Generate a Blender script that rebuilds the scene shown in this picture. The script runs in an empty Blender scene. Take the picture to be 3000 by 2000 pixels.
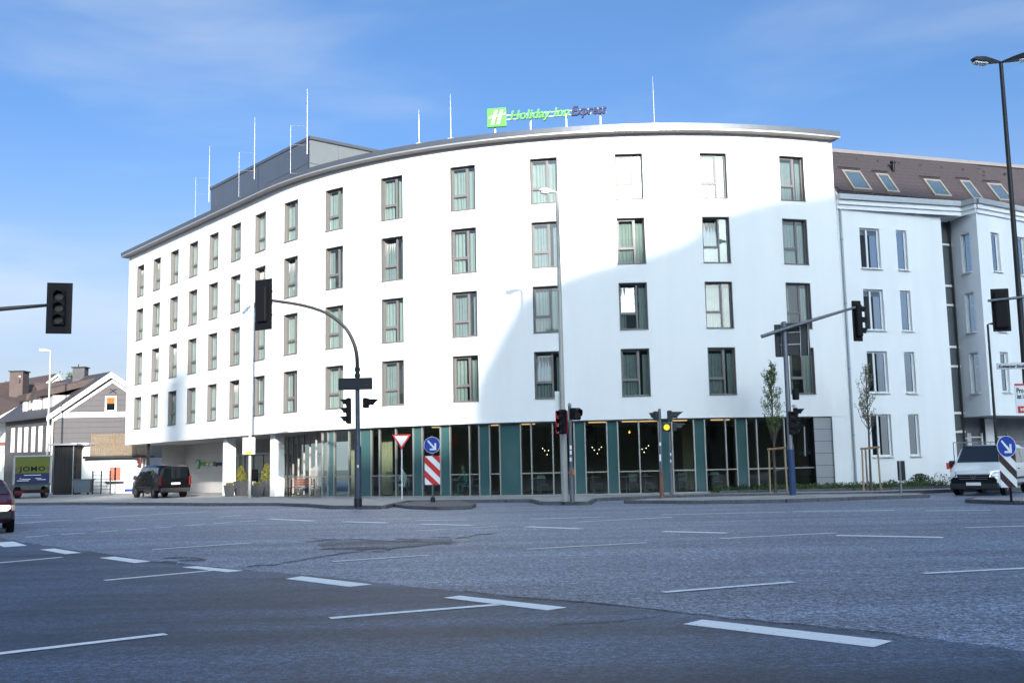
import bpy, bmesh, math, random
from mathutils import Vector, Matrix
random.seed(7)
R = math.radians
S = bpy.context.scene
COL = S.collection

# ------------------------------------------------------------------ camera
F_PX, PITCH, ROLL, EYE = 3049.86, R(6.8177), R(1.16445), 1.45      # focal length in px of a 3000 px wide frame
cam = bpy.data.cameras.new('camera')
cam.sensor_width = 36.0
cam.lens = F_PX / 3000 * 36
cam.clip_start, cam.clip_end = 0.1, 6000
cam_o = bpy.data.objects.new('camera', cam)
COL.objects.link(cam_o)
cam_o.matrix_world = (Matrix.Translation((0, 0, EYE)) @ Matrix.Rotation(math.pi / 2 + PITCH, 4, 'X')
                      @ Matrix.Rotation(-ROLL, 4, 'Z'))
S.camera = cam_o

# ------------------------------------------------------------------ sky, sun, exposure
SUN_EL, SUN_AZ = 17.0, 10.0            # degrees; azimuth to the right of straight behind the camera
w = bpy.data.worlds.new('World'); S.world = w; w.use_nodes = True
nt = w.node_tree
bg = nt.nodes['Background']
sky = nt.nodes.new('ShaderNodeTexSky'); sky.sky_type = 'NISHITA'; sky.sun_disc = False
sky.sun_elevation, sky.sun_rotation = R(SUN_EL), R(180 - SUN_AZ)
sky.air_density, sky.dust_density, sky.ozone_density, sky.altitude = 0.52, 6.8, 4.7, 300
tc = nt.nodes.new('ShaderNodeTexCoord')
mp = nt.nodes.new('ShaderNodeMapping'); mp.inputs['Rotation'].default_value = (0, R(25), R(10)); mp.inputs['Scale'].default_value = (1.6, 2.0, 7.0); mp.inputs['Location'].default_value = (5.3, 1.7, 2.2)
nz = nt.nodes.new('ShaderNodeTexNoise'); nz.inputs['Scale'].default_value = 1.35; nz.inputs['Detail'].default_value = 5; nz.inputs['Roughness'].default_value = 0.5; nz.inputs['Distortion'].default_value = 0.25
rp = nt.nodes.new('ShaderNodeValToRGB'); rp.color_ramp.elements[0].position = 0.44; rp.color_ramp.elements[1].position = 0.80; rp.color_ramp.interpolation = 'EASE'
mx = nt.nodes.new('ShaderNodeMixRGB'); mx.blend_type = 'MIX'; mx.inputs[2].default_value = (2.3, 2.5, 2.65, 1)
mul = nt.nodes.new('ShaderNodeMath'); mul.operation = 'MULTIPLY'; mul.inputs[1].default_value = 0.42
L = nt.links.new
L(tc.outputs['Generated'], mp.inputs[0]); L(mp.outputs[0], nz.inputs[0]); L(nz.outputs[0], rp.inputs[0])
sx_ = nt.nodes.new('ShaderNodeSeparateXYZ'); L(tc.outputs['Generated'], sx_.inputs[0])     # thin haze low over the horizon
mr = nt.nodes.new('ShaderNodeMapRange'); mr.interpolation_type = 'SMOOTHSTEP'; mr.inputs[1].default_value = 0.34; mr.inputs[2].default_value = 0.0; mr.inputs[3].default_value = 0.0; mr.inputs[4].default_value = 0.62
L(sx_.outputs[2], mr.inputs[0]); ad = nt.nodes.new('ShaderNodeMath'); ad.operation = 'ADD'; ad.use_clamp = True
L(rp.outputs[0], mul.inputs[0]); L(mul.outputs[0], ad.inputs[0]); L(mr.outputs[0], ad.inputs[1]); L(ad.outputs[0], mx.inputs[0]); tn = nt.nodes.new('ShaderNodeMixRGB'); tn.blend_type = 'MULTIPLY'; tn.inputs[0].default_value = 1; tn.inputs[2].default_value = (0.87, 0.99, 0.93, 1); L(sky.outputs[0], tn.inputs[1]); L(tn.outputs[0], mx.inputs[1]); L(mx.outputs[0], bg.inputs[0])
bg.inputs[1].default_value = 0.1
sun = bpy.data.lights.new('sun', 'SUN'); sun.energy = 2.4; sun.angle = R(0.53); sun.color = (1.0, 0.93, 0.84)
sun_o = bpy.data.objects.new('sun', sun); COL.objects.link(sun_o)
SUNV = Vector((math.sin(R(SUN_AZ)) * math.cos(R(SUN_EL)), -math.cos(R(SUN_AZ)) * math.cos(R(SUN_EL)), math.sin(R(SUN_EL))))
sun_o.rotation_euler = SUNV.to_track_quat('Z', 'Y').to_euler()
sun_o.location = SUNV * 200
S.view_settings.view_transform = 'Standard'; S.view_settings.look = 'None'
S.view_settings.exposure = 1.87; S.view_settings.gamma = 1.0
S.view_settings.use_curve_mapping = False
S.render.engine = 'CYCLES'
S.cycles.use_denoising = True
S.cycles.max_bounces = 8; S.cycles.transparent_max_bounces = 12; S.cycles.glossy_bounces = 4; S.cycles.diffuse_bounces = 4
S.cycles.caustics_reflective = False; S.cycles.caustics_refractive = False
S.cycles.sample_clamp_indirect = 6

# ------------------------------------------------------------------ picture -> place
_cp, _sp, _cr, _sr = math.cos(PITCH), math.sin(PITCH), math.cos(ROLL), math.sin(ROLL)
def ray(u, v):
    du, dv = u - 1500, v - 1000
    a = du * _cr - dv * _sr; b = du * _sr + dv * _cr
    return Vector((a / F_PX, _cp + b / F_PX * _sp, _sp - b / F_PX * _cp))
def gp(u, v, z=0.0):                       # where the line of sight meets the level z
    d = ray(u, v); return Vector((0, 0, EYE)) + d * ((z - EYE) / d.z)
def atY(u, v, Y):                          # where it is Y metres in front of the camera
    d = ray(u, v); return Vector((0, 0, EYE)) + d * (Y / d.y)
def meet(u, v, a, b):                      # where it meets the upright plane through a, b (plan points)
    d = ray(u, v); n = Vector((b[1] - a[1], a[0] - b[0]))
    t = (n.x * a[0] + n.y * a[1]) / (n.x * d.x + n.y * d.y)
    return Vector((0, 0, EYE)) + d * t

# ------------------------------------------------------------------ materials
MATS = {}
def nodes_of(m):
    m.use_nodes = True
    return m.node_tree, m.node_tree.nodes['Principled BSDF']
def mat(name, col, rough=0.6, metal=0.0, var=0.0, vscale=3.0, bump=0.0, bscale=80.0, spec=0.5, coat=0.0, emit=None, estr=0.0, streak=False):
    if name in MATS: return MATS[name]
    m = bpy.data.materials.new(name); t, b = nodes_of(m)
    b.inputs['Base Color'].default_value = (*col, 1); b.inputs['Roughness'].default_value = rough; b.inputs['Metallic'].default_value = metal
    b.inputs['Specular IOR Level'].default_value = spec; b.inputs['Coat Weight'].default_value = coat; b.inputs['Coat Roughness'].default_value = 0.05
    if emit: b.inputs['Emission Color'].default_value = (*emit, 1); b.inputs['Emission Strength'].default_value = estr
    c = t.nodes.new('ShaderNodeTexCoord')
    if var > 0:
        n = t.nodes.new('ShaderNodeTexNoise'); n.inputs['Scale'].default_value = vscale; n.inputs['Detail'].default_value = 6; n.inputs['Roughness'].default_value = 0.62
        src = c.outputs['Object']
        if streak:
            mpn = t.nodes.new('ShaderNodeMapping'); mpn.inputs['Scale'].default_value = (1, 1, 0.12); t.links.new(src, mpn.inputs[0]); src = mpn.outputs[0]
        t.links.new(src, n.inputs[0])
        r = t.nodes.new('ShaderNodeValToRGB'); r.color_ramp.elements[0].position = 0.3; r.color_ramp.elements[1].position = 0.7
        r.color_ramp.elements[0].color = (*[x * (1 - var) for x in col], 1); r.color_ramp.elements[1].color = (*[min(1, x * (1 + var * 0.6)) for x in col], 1)
        t.links.new(n.outputs[0], r.inputs[0]); t.links.new(r.outputs[0], b.inputs['Base Color'])
    if bump > 0:
        n2 = t.nodes.new('ShaderNodeTexNoise'); n2.inputs['Scale'].default_value = bscale; n2.inputs['Detail'].default_value = 3
        t.links.new(c.outputs['Object'], n2.inputs[0])
        bp = t.nodes.new('ShaderNodeBump'); bp.inputs['Strength'].default_value = bump; bp.inputs['Distance'].default_value = 0.01
        t.links.new(n2.outputs[0], bp.inputs['Height']); t.links.new(bp.outputs[0], b.inputs['Normal'])
    MATS[name] = m; return m
def glass(name, tint, gloss=1.0, rough=0.0, f0=1.5):
    if name in MATS: return MATS[name]
    m = bpy.data.materials.new(name); m.use_nodes = True; t = m.node_tree; t.nodes.clear()
    o = t.nodes.new('ShaderNodeOutputMaterial'); tr = t.nodes.new('ShaderNodeBsdfTransparent'); tr.inputs[0].default_value = (*tint, 1)
    g = t.nodes.new('ShaderNodeBsdfGlossy'); g.inputs['Roughness'].default_value = rough; g.inputs[0].default_value = (gloss, gloss, gloss, 1)
    fr = t.nodes.new('ShaderNodeFresnel'); ge_ = t.nodes.new('ShaderNodeNewGeometry'); mi = t.nodes.new('ShaderNodeMix'); mi.data_type = 'FLOAT'
    mi.inputs[2].default_value = f0; mi.inputs[3].default_value = 1 / f0; t.links.new(ge_.outputs['Backfacing'], mi.inputs[0]); t.links.new(mi.outputs[0], fr.inputs[0])
    c = t.nodes.new('ShaderNodeTexCoord'); n = t.nodes.new('ShaderNodeTexNoise'); n.inputs['Scale'].default_value = 0.9; n.inputs['Detail'].default_value = 1
    bp = t.nodes.new('ShaderNodeBump'); bp.inputs['Strength'].default_value = 0.12; bp.inputs['Distance'].default_value = 0.02
    t.links.new(c.outputs['Object'], n.inputs[0]); t.links.new(n.outputs[0], bp.inputs['Height']); t.links.new(bp.outputs[0], g.inputs['Normal'])
    x = t.nodes.new('ShaderNodeMixShader'); t.links.new(fr.outputs[0], x.inputs[0]); t.links.new(tr.outputs[0], x.inputs[1]); t.links.new(g.outputs[0], x.inputs[2])
    t.links.new(x.outputs[0], o.inputs[0]); MATS[name] = m; return m
def asphalt(name, dark, light, speck, stain, rough=0.85, scale=55.0, coarse=0.3):
    m = bpy.data.materials.new(name); t, b = nodes_of(m); N = t.nodes.new; K = t.links.new
    c = N('ShaderNodeTexCoord')
    def noise(s, d, rgh=0.6, mapping=None):
        n = N('ShaderNodeTexNoise'); n.inputs['Scale'].default_value = s; n.inputs['Detail'].default_value = d; n.inputs['Roughness'].default_value = rgh
        if mapping:
            q = N('ShaderNodeMapping'); q.inputs['Rotation'].default_value = (0, 0, mapping[2]); q.inputs['Scale'].default_value = (mapping[0], mapping[1], 1); K(c.outputs['Object'], q.inputs[0]); K(q.outputs[0], n.inputs[0])
        else: K(c.outputs['Object'], n.inputs[0])
        return n
    def ramp(n, p0, p1, c0, c1):
        r = N('ShaderNodeValToRGB'); r.color_ramp.elements[0].position = p0; r.color_ramp.elements[1].position = p1
        r.color_ramp.elements[0].color = (*c0, 1); r.color_ramp.elements[1].color = (*c1, 1); K(n.outputs[0], r.inputs[0]); return r
    g = ramp(noise(scale, 2, 0.8), 0.36, 0.66, dark, light)                 # stones in the binder
    v = N('ShaderNodeTexVoronoi'); v.inputs['Scale'].default_value = scale * 0.8; K(c.outputs['Object'], v.inputs[0])
    vr = N('ShaderNodeValToRGB'); vr.color_ramp.elements[0].position = 0.10; vr.color_ramp.elements[1].position = 0.32
    vr.color_ramp.elements[0].color = (speck, speck, speck, 1); vr.color_ramp.elements[1].color = (0, 0, 0, 1); K(v.outputs['Distance'], vr.inputs[0])
    ad = N('ShaderNodeMixRGB'); ad.blend_type = 'ADD'; ad.inputs[0].default_value = 1; K(g.outputs[0], ad.inputs[1]); K(vr.outputs[0], ad.inputs[2])
    st = ramp(noise(0.35, 5, 0.6, (0.22, 1.9, R(-33))), 0.40, 0.62, (1 - stain,) * 3, (1 + stain * 0.3,) * 3)   # tyre-worn bands
    st2 = ramp(noise(0.9, 6, 0.7), 0.38, 0.62, (1 - stain * 0.6,) * 3, (1, 1, 1))
    m1 = N('ShaderNodeMixRGB'); m1.blend_type = 'MULTIPLY'; m1.inputs[0].default_value = 1; K(ad.outputs[0], m1.inputs[1]); K(st.outputs[0], m1.inputs[2])
    m2 = N('ShaderNodeMixRGB'); m2.blend_type = 'MULTIPLY'; m2.inputs[0].default_value = 1; K(m1.outputs[0], m2.inputs[1]); K(st2.outputs[0], m2.inputs[2])
    last = m2
    for fs_, dt in ((17.0, 2), (6.0, 3)):                                    # coarser grain: still seen from afar
        cg = ramp(noise(fs_, dt, 0.9), 0.38, 0.62, (1 - coarse,) * 3, (1 + coarse,) * 3)
        m3 = N('ShaderNodeMixRGB'); m3.blend_type = 'MULTIPLY'; m3.inputs[0].default_value = 1 if fs_ > 9 else 0.55; K(last.outputs[0], m3.inputs[1]); K(cg.outputs[0], m3.inputs[2]); last = m3
    K(last.outputs[0], b.inputs['Base Color']); b.inputs['Roughness'].default_value = rough; b.inputs['Specular IOR Level'].default_value = 0.5
    bp = N('ShaderNodeBump'); bp.inputs['Strength'].default_value = 0.45; bp.inputs['Distance'].default_value = 0.006; K(v.outputs['Distance'], bp.inputs['Height']); K(bp.outputs[0], b.inputs['Normal'])
    MATS[name] = m; return m
def paint_worn(name, col):
    m = bpy.data.materials.new(name); t, b = nodes_of(m); N = t.nodes.new; K = t.links.new
    c = N('ShaderNodeTexCoord'); n = N('ShaderNodeTexNoise'); n.inputs['Scale'].default_value = 14; n.inputs['Detail'].default_value = 8; n.inputs['Roughness'].default_value = 0.75
    K(c.outputs['Object'], n.inputs[0]); r = N('ShaderNodeValToRGB'); r.color_ramp.elements[0].position = 0.30; r.color_ramp.elements[1].position = 0.42
    r.color_ramp.elements[0].color = (0.26, 0.27, 0.29, 1); r.color_ramp.elements[1].color = (*col, 1); K(n.outputs[0], r.inputs[0]); K(r.outputs[0], b.inputs['Base Color']); b.inputs['Roughness'].default_value = 0.7
    MATS[name] = m; return m

M_render = mat('white_render', (0.80, 0.795, 0.785), 0.9, var=0.06, vscale=0.5, bump=0.25, bscale=160, spec=0.2, streak=True)
M_render2 = mat('white_render_cool', (0.78, 0.785, 0.79), 0.9, var=0.06, vscale=0.6, bump=0.25, bscale=140, spec=0.2, streak=True)
M_taupe = mat('taupe_window_metal', (0.165, 0.158, 0.155), 0.5, 0.05, var=0.06, vscale=2)
M_fascia = mat('grey_sheet_metal', (0.10, 0.11, 0.13), 0.38, 0.4, var=0.08, vscale=1.2)
M_soffit = mat('warm_grey_soffit', (0.21, 0.19, 0.18), 0.55, 0.1, var=0.05)
M_glass = glass('window_glass', (0.70, 0.80, 0.78), f0=2.0)
M_shop = glass('shopfront_glass', (0.55, 0.66, 0.64), f0=1.6)
M_teal = mat('teal_spandrel_glass', (0.042, 0.105, 0.108), 0.12, 0.0, var=0.12, vscale=0.6, spec=0.8, coat=0.6)
M_curtain = mat('pale_curtain', (0.36, 0.375, 0.355), 0.95, var=0.08, vscale=4)
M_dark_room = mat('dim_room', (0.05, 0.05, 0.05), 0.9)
M_mullion = mat('grey_mullion', (0.36, 0.35, 0.33), 0.4, 0.45, var=0.05)
M_clad = mat('grey_cladding', (0.33, 0.335, 0.345), 0.5, 0.25, var=0.05, vscale=0.8)
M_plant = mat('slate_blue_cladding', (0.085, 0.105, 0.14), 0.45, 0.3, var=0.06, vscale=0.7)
M_steel = mat('galvanised_steel', (0.30, 0.31, 0.33), 0.42, 0.7, var=0.18, vscale=6, streak=True)
M_black = mat('black_plastic', (0.005, 0.005, 0.007), 0.55, var=0.2, vscale=8, spec=0.2)
M_darkgreen = mat('dark_green_paint', (0.010, 0.020, 0.018), 0.45, var=0.2, vscale=8)
M_dkpole = mat('dark_grey_paint', (0.007, 0.008, 0.011), 0.5, 0.05, var=0.2, vscale=5, streak=True)
M_pole = mat('weathered_zinc_pole', (0.15, 0.16, 0.18), 0.5, 0.5, var=0.25, vscale=7, streak=True)
M_creampole = mat('beige_pole_paint', (0.42, 0.41, 0.37), 0.55, 0.1, var=0.15, vscale=6, streak=True)
M_white = mat('white_plastic', (0.75, 0.75, 0.74), 0.45, var=0.05)
M_red = mat('sign_red', (0.55, 0.015, 0.02), 0.4, var=0.06)
M_blue = mat('sign_blue', (0.006, 0.045, 0.34), 0.35, var=0.06)
M_signwhite = mat('sign_white', (0.78, 0.78, 0.78), 0.4, var=0.04)
M_signback = mat('sign_back_grey', (0.022, 0.024, 0.03), 0.5, 0.5, var=0.15)
M_tyre = mat('tyre_rubber', (0.014, 0.014, 0.015), 0.8, var=0.2, vscale=12)
M_alloy = mat('alloy_rim', (0.35, 0.35, 0.36), 0.3, 0.9)
M_carglass = mat('tinted_car_glass', (0.006, 0.008, 0.012), 0.03, 0.0, spec=1.0, coat=1.0)
M_concrete = mat('concrete_slab', (0.34, 0.33, 0.32), 0.85, var=0.2, vscale=2.2, bump=0.3, bscale=60)
M_kerb = mat('kerb_granite', (0.105, 0.105, 0.115), 0.8, var=0.35, vscale=7, bump=0.5, bscale=50)
M_wood = mat('stake_wood', (0.30, 0.17, 0.09), 0.8, var=0.3, vscale=9, streak=True)
M_bark = mat('bark', (0.10, 0.08, 0.065), 0.9, var=0.35, vscale=14, bump=0.5, bscale=40)
M_leaf = mat('spring_leaf', (0.13, 0.19, 0.05), 0.65, var=0.45, vscale=2.5)
M_leafdk = mat('dark_leaf', (0.035, 0.07, 0.018), 0.7, var=0.4, vscale=3)
M_road = asphalt('old_asphalt', (0.085, 0.105, 0.150), (0.32, 0.375, 0.50), 0.26, 0.30, scale=42, coarse=0.75, rough=0.6)
M_road2 = asphalt('new_asphalt', (0.030, 0.050, 0.090), (0.105, 0.15, 0.235), 0.12, 0.55, scale=60, coarse=0.5, rough=0.6)
M_patch = asphalt('patch_asphalt', (0.035, 0.042, 0.056), (0.12, 0.13, 0.165), 0.08, 0.5, scale=45, coarse=0.6, rough=0.7)
M_paint = paint_worn('road_paint', (0.92, 0.92, 0.91))

# ------------------------------------------------------------------ mesh helpers
class MB:
    def __init__(s): s.v = []; s.f = []
    def add(s, vs, fs):
        k = len(s.v); s.v += [Vector(p) for p in vs]; s.f += [[i + k for i in f] for f in fs]; return s
    def quad(s, *p): return s.add(p, [list(range(len(p)))])
    def box(s, c, d, rz=0.0, m=None):
        c = Vector(c); x, y, z = d[0] / 2, d[1] / 2, d[2] / 2
        vs = [Vector((a * x, b * y, e * z)) for a in (-1, 1) for b in (-1, 1) for e in (-1, 1)]
        q = m if m is not None else Matrix.Rotation(rz, 3, 'Z')
        return s.add([c + q @ p for p in vs], [[0, 1, 3, 2], [4, 6, 7, 5], [0, 4, 5, 1], [2, 3, 7, 6], [0, 2, 6, 4], [1, 5, 7, 3]])
    def ext(s, pts, vec):
        n = len(pts); vec = Vector(vec); a = [Vector(p) for p in pts]
        return s.add(a + [p + vec for p in a], [list(range(n))[::-1], [i + n for i in range(n)]] + [[i, (i + 1) % n, (i + 1) % n + n, i + n] for i in range(n)])
    def slab(s, pts, z0, z1): return s.ext([(p[0], p[1], z0) for p in pts], (0, 0, z1 - z0))
    def tube(s, p, q, r0, r1=None, n=10):
        p, q = Vector(p), Vector(q); r1 = r0 if r1 is None else r1
        d = (q - p).normalized(); a = d.orthogonal().normalized(); b = d.cross(a)
        c = [(math.cos(2 * math.pi * i / n), math.sin(2 * math.pi * i / n)) for i in range(n)]
        return s.add([p + (a * x + b * y) * r0 for x, y in c] + [q + (a * x + b * y) * r1 for x, y in c],
                     [[i, (i + 1) % n, (i + 1) % n + n, i + n] for i in range(n)] + [list(range(n))[::-1], [i + n for i in range(n)]])
    def sweep(s, pts, r, n=10):
        pts = [Vector(p) for p in pts]; rs = r if isinstance(r, (list, tuple)) else [r] * len(pts); k0 = len(s.v); vs = []; a = None
        for i, p in enumerate(pts):
            d = (pts[min(i + 1, len(pts) - 1)] - pts[max(i - 1, 0)]).normalized()
            a = d.orthogonal().normalized() if a is None else (a - d * a.dot(d)).normalized(); b = d.cross(a)
            vs += [p + (a * math.cos(2 * math.pi * j / n) + b * math.sin(2 * math.pi * j / n)) * rs[i] for j in range(n)]
        fs = [[i * n + j, i * n + (j + 1) % n, (i + 1) * n + (j + 1) % n, (i + 1) * n + j] for i in range(len(pts) - 1) for j in range(n)]
        fs += [list(range(n))[::-1], [(len(pts) - 1) * n + j for j in range(n)]]
        return s.add(vs, fs)
    def lathe(s, prof, c=(0, 0, 0), n=16, m=None):
        c = Vector(c); vs = []; k = len(prof)
        for r, z in prof:
            for j in range(n):
                p = Vector((r * math.cos(2 * math.pi * j / n), r * math.sin(2 * math.pi * j / n), z)); vs.append(c + (m @ p if m is not None else p))
        fs = [[i * n + j, i * n + (j + 1) % n, (i + 1) * n + (j + 1) % n, (i + 1) * n + j] for i in range(k - 1) for j in range(n)]
        fs += [list(range(n))[::-1], [(k - 1) * n + j for j in range(n)]]
        return s.add(vs, fs)
    def disc(s, c, r, t, m, n=24):                        # flat disc, axis m @ z
        return s.lathe([(r, 0), (r, t)], c, n, m)
    def mesh(s, name, material, smooth=False):
        me = bpy.data.meshes.new(name); me.from_pydata([tuple(p) for p in s.v], [], s.f); me.update()
        bm = bmesh.new(); bm.from_mesh(me); bmesh.ops.recalc_face_normals(bm, faces=bm.faces); bm.to_mesh(me); bm.free()
        if smooth:
            me.polygons.foreach_set('use_smooth', [True] * len(me.polygons)); me.set_sharp_from_angle(angle=R(38))
        me.materials.append(material); return me
    def build(s, name, material, parent=None, smooth=False, world=False, bevel=0.0):
        if world and parent is not None:
            inv = FR[parent.name].inverted(); s.v = [inv @ p for p in s.v]
        return link(name, s.mesh(name, material, smooth), parent, bevel)
FR = {}
def link(name, me, parent=None, bevel=0.0):
    o = bpy.data.objects.new(name, me); COL.objects.link(o)
    if parent is not None: o.parent = parent; FR[o.name] = FR[parent.name]
    else: FR[o.name] = Matrix.Identity(4)
    if bevel > 0:
        b = o.modifiers.new('soft_edges', 'BEVEL'); b.width = bevel; b.segments = 2; b.limit_method = 'ANGLE'
    return o
def tag(o, label, cat, group=None):
    o['label'] = label; o['category'] = cat
    if group: o['group'] = group
    return o
def thing(name, label, cat, loc=(0, 0, 0), rz=0.0, group=None):
    o = bpy.data.objects.new(name, None); COL.objects.link(o); o.empty_display_size = 0.2
    o.location = loc; o.rotation_euler = (0, 0, rz)
    FR[o.name] = Matrix.Translation(loc) @ Matrix.Rotation(rz, 4, 'Z'); return tag(o, label, cat, group)
def struct(o): o['kind'] = 'structure'; return o
def stuff(o): o['kind'] = 'stuff'; return o
def text_mesh(txt, size, depth=0.02, shear=0.0, bold=0.0, space=1.0, align='LEFT'):
    cu = bpy.data.curves.new('lettering', 'FONT'); cu.body = txt; cu.size = size; cu.extrude = depth / 2; cu.shear = shear; cu.offset = bold
    cu.space_character = space; cu.align_x = align; cu.resolution_u = 3
    o = bpy.data.objects.new('lettering', cu); COL.objects.link(o)
    me = bpy.data.meshes.new_from_object(o.evaluated_get(bpy.context.evaluated_depsgraph_get()))
    bpy.data.objects.remove(o); bpy.data.curves.remove(cu); return me
def lettering(name, txt, size, material, m4, parent, depth=0.02, shear=0.0, bold=0.0, space=1.0, align='LEFT', width=None):
    me = text_mesh(txt, size, depth, shear, bold, space, align)
    if width:
        xs = [v.co.x for v in me.vertices]; k = width / (max(xs) - min(xs)); me.transform(Matrix.Diagonal((k, 1, 1, 1)))
    me.transform(m4); me.materials.clear(); me.materials.append(material); me.name = name
    return link(name, me, parent)
def frame4(o, x, z):                                       # text matrix: x reads right, z up, at o
    x = Vector(x).normalized(); z = Vector(z).normalized(); y = x.cross(z).normalized()
    m = Matrix.Identity(4)
    for i in range(3): m[i][0] = x[i]; m[i][1] = z[i]; m[i][2] = y[i]; m[i][3] = o[i]
    return m

# ------------------------------------------------------------------ ground, road, pavements
ZP = 0.12                                                  # pavement level
MB().quad((-1500, -400, -0.05), (1500, -400, -0.05), (1500, 2600, -0.05), (-1500, 2600, -0.05)).build('ground', mat('earth', (0.12, 0.12, 0.10), 0.95, var=0.3, vscale=0.05))
struct(bpy.data.objects['ground'])
road = struct(MB().quad((-160, -12, 0), (160, -12, 0), (160, 130, 0), (-160, 130, 0)).build('road', M_road))
edge = [(-900, 1500), (0, 1575), (96, 1591), (250, 1615), (446, 1645), (701, 1667), (893, 1682), (1050, 1697), (1212, 1719), (1360, 1732), (1500, 1749), (1720, 1766), (1946, 1789), (2138, 1813), (2457, 1841), (2700, 1866), (3000, 1904), (3700, 1990)]
fine = []
for a, b in zip(edge, edge[1:]):
    for k in range(10):
        t = k / 10; fine.append((a[0] + (b[0] - a[0]) * t, a[1] + (b[1] - a[1]) * t + random.uniform(-1, 1) * 2.2))
ge = [gp(u, v, 0.004) for u, v in fine]
mb = MB(); mb.quad(*([(-60, -11, 0.004)] + ge + [(30, -11, 0.004)]))
struct(mb.build('road_resurfaced', M_road2))
# broken strip of old surface and cracks
def ragged(pts, amp, sub=6):
    out = []
    for a, b in zip(pts, pts[1:] + pts[:1]):
        for k in range(sub):
            t = k / sub; out.append((a[0] + (b[0] - a[0]) * t + random.uniform(-1, 1) * amp * 3, a[1] + (b[1] - a[1]) * t + random.uniform(-1, 1) * amp))
    return out
M_patch2 = asphalt('worn_patch_asphalt', (0.075, 0.09, 0.12), (0.20, 0.23, 0.29), 0.12, 0.4, scale=40, coarse=0.7, rough=0.65)
MB().quad(*[gp(u, v, 0.0045) for u, v in ragged([(930, 1590), (1000, 1579), (1120, 1583), (1230, 1578), (1320, 1576), (1330, 1588), (1200, 1596), (1130, 1606), (1020, 1608), (945, 1602)], 1.2)]).build('patch', M_patch2, road)
def sliver(a, b, wd, n=9, m=None):                          # broken, tapering gash in the surface
    up_, lo_ = [], []
    for i in range(n + 1):
        f = i / n; k = math.sin(math.pi * min(1, f * .94 + .03)) ** .6; u = a[0] + (b[0] - a[0]) * f + random.uniform(-3, 3); v = a[1] + (b[1] - a[1]) * f + random.uniform(-1, 1) * .8
        up_.append(gp(u, v - wd * k * random.uniform(.25, .6), 0.0065)); lo_.append(gp(u, v + wd * k * random.uniform(.25, .6), 0.0065))
    mb = MB()
    for i in range(n): mb.quad(up_[i], up_[i + 1], lo_[i + 1], lo_[i])
    mb.build('surface_break', m or M_patch, road)
for a, b, wd in (((890, 1586), (1000, 1578), 4), ((905, 1575), (990, 1579), 2), ((1010, 1577), (1165, 1585), 4.5), ((1158, 1577), (1236, 1580), 7), ((1170, 1584), (1240, 1586), 5), ((1261, 1572), (1322, 1573), 3.5), ((1234, 1588), (1325, 1587), 4.5), ((1262, 1592), (1340, 1592), 3), ((939, 1607), (1100, 1602), 6), ((1040, 1609), (1110, 1606), 5), ((1095, 1601), (1150, 1610), 5), ((1130, 1607), (1272, 1593), 5), ((926, 1598), (990, 1596), 4), ((1090, 1614), (1130, 1615), 2.5),
                 ((475, 1634), (560, 1631), 4), ((520, 1640), (610, 1638), 5), ((560, 1632), (600, 1637), 3), ((470, 1643), (520, 1645), 3)): sliver(a, b, wd)
sliver((1322, 1582), (1375, 1581), 13, m=mat('pale_concrete_filling', (0.40, 0.37, 0.32), 0.9, var=0.2, vscale=6))
for line in ([(720, 1657), (800, 1653), (880, 1640), (950, 1628), (1010, 1618), (1080, 1613)], [(1330, 1577), (1400, 1566), (1470, 1558)], [(u_, v_ - 3) for u_, v_ in edge[9:16]], [(u_, v_ - 1) for u_, v_ in edge[3:6]],
             [(1600, 1830), (1760, 1822), (1870, 1812), (1960, 1800)]):
    mb = MB(); L_, R_ = [], []
    pts = []
    for a, b in zip(line, line[1:]):
        for k in range(5): pts.append((a[0] + (b[0] - a[0]) * k / 5 + random.uniform(-3, 3), a[1] + (b[1] - a[1]) * k / 5 + random.uniform(-1, 1) * 1.3))
    for u, v in pts:
        wd = random.uniform(0.6, 1.8); L_.append(gp(u, v - wd, 0.0065)); R_.append(gp(u, v + wd, 0.0065))
    for i in range(len(L_) - 1): mb.quad(L_[i], L_[i + 1], R_[i + 1], R_[i])
    mb.build('crack', M_patch, road)
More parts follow.
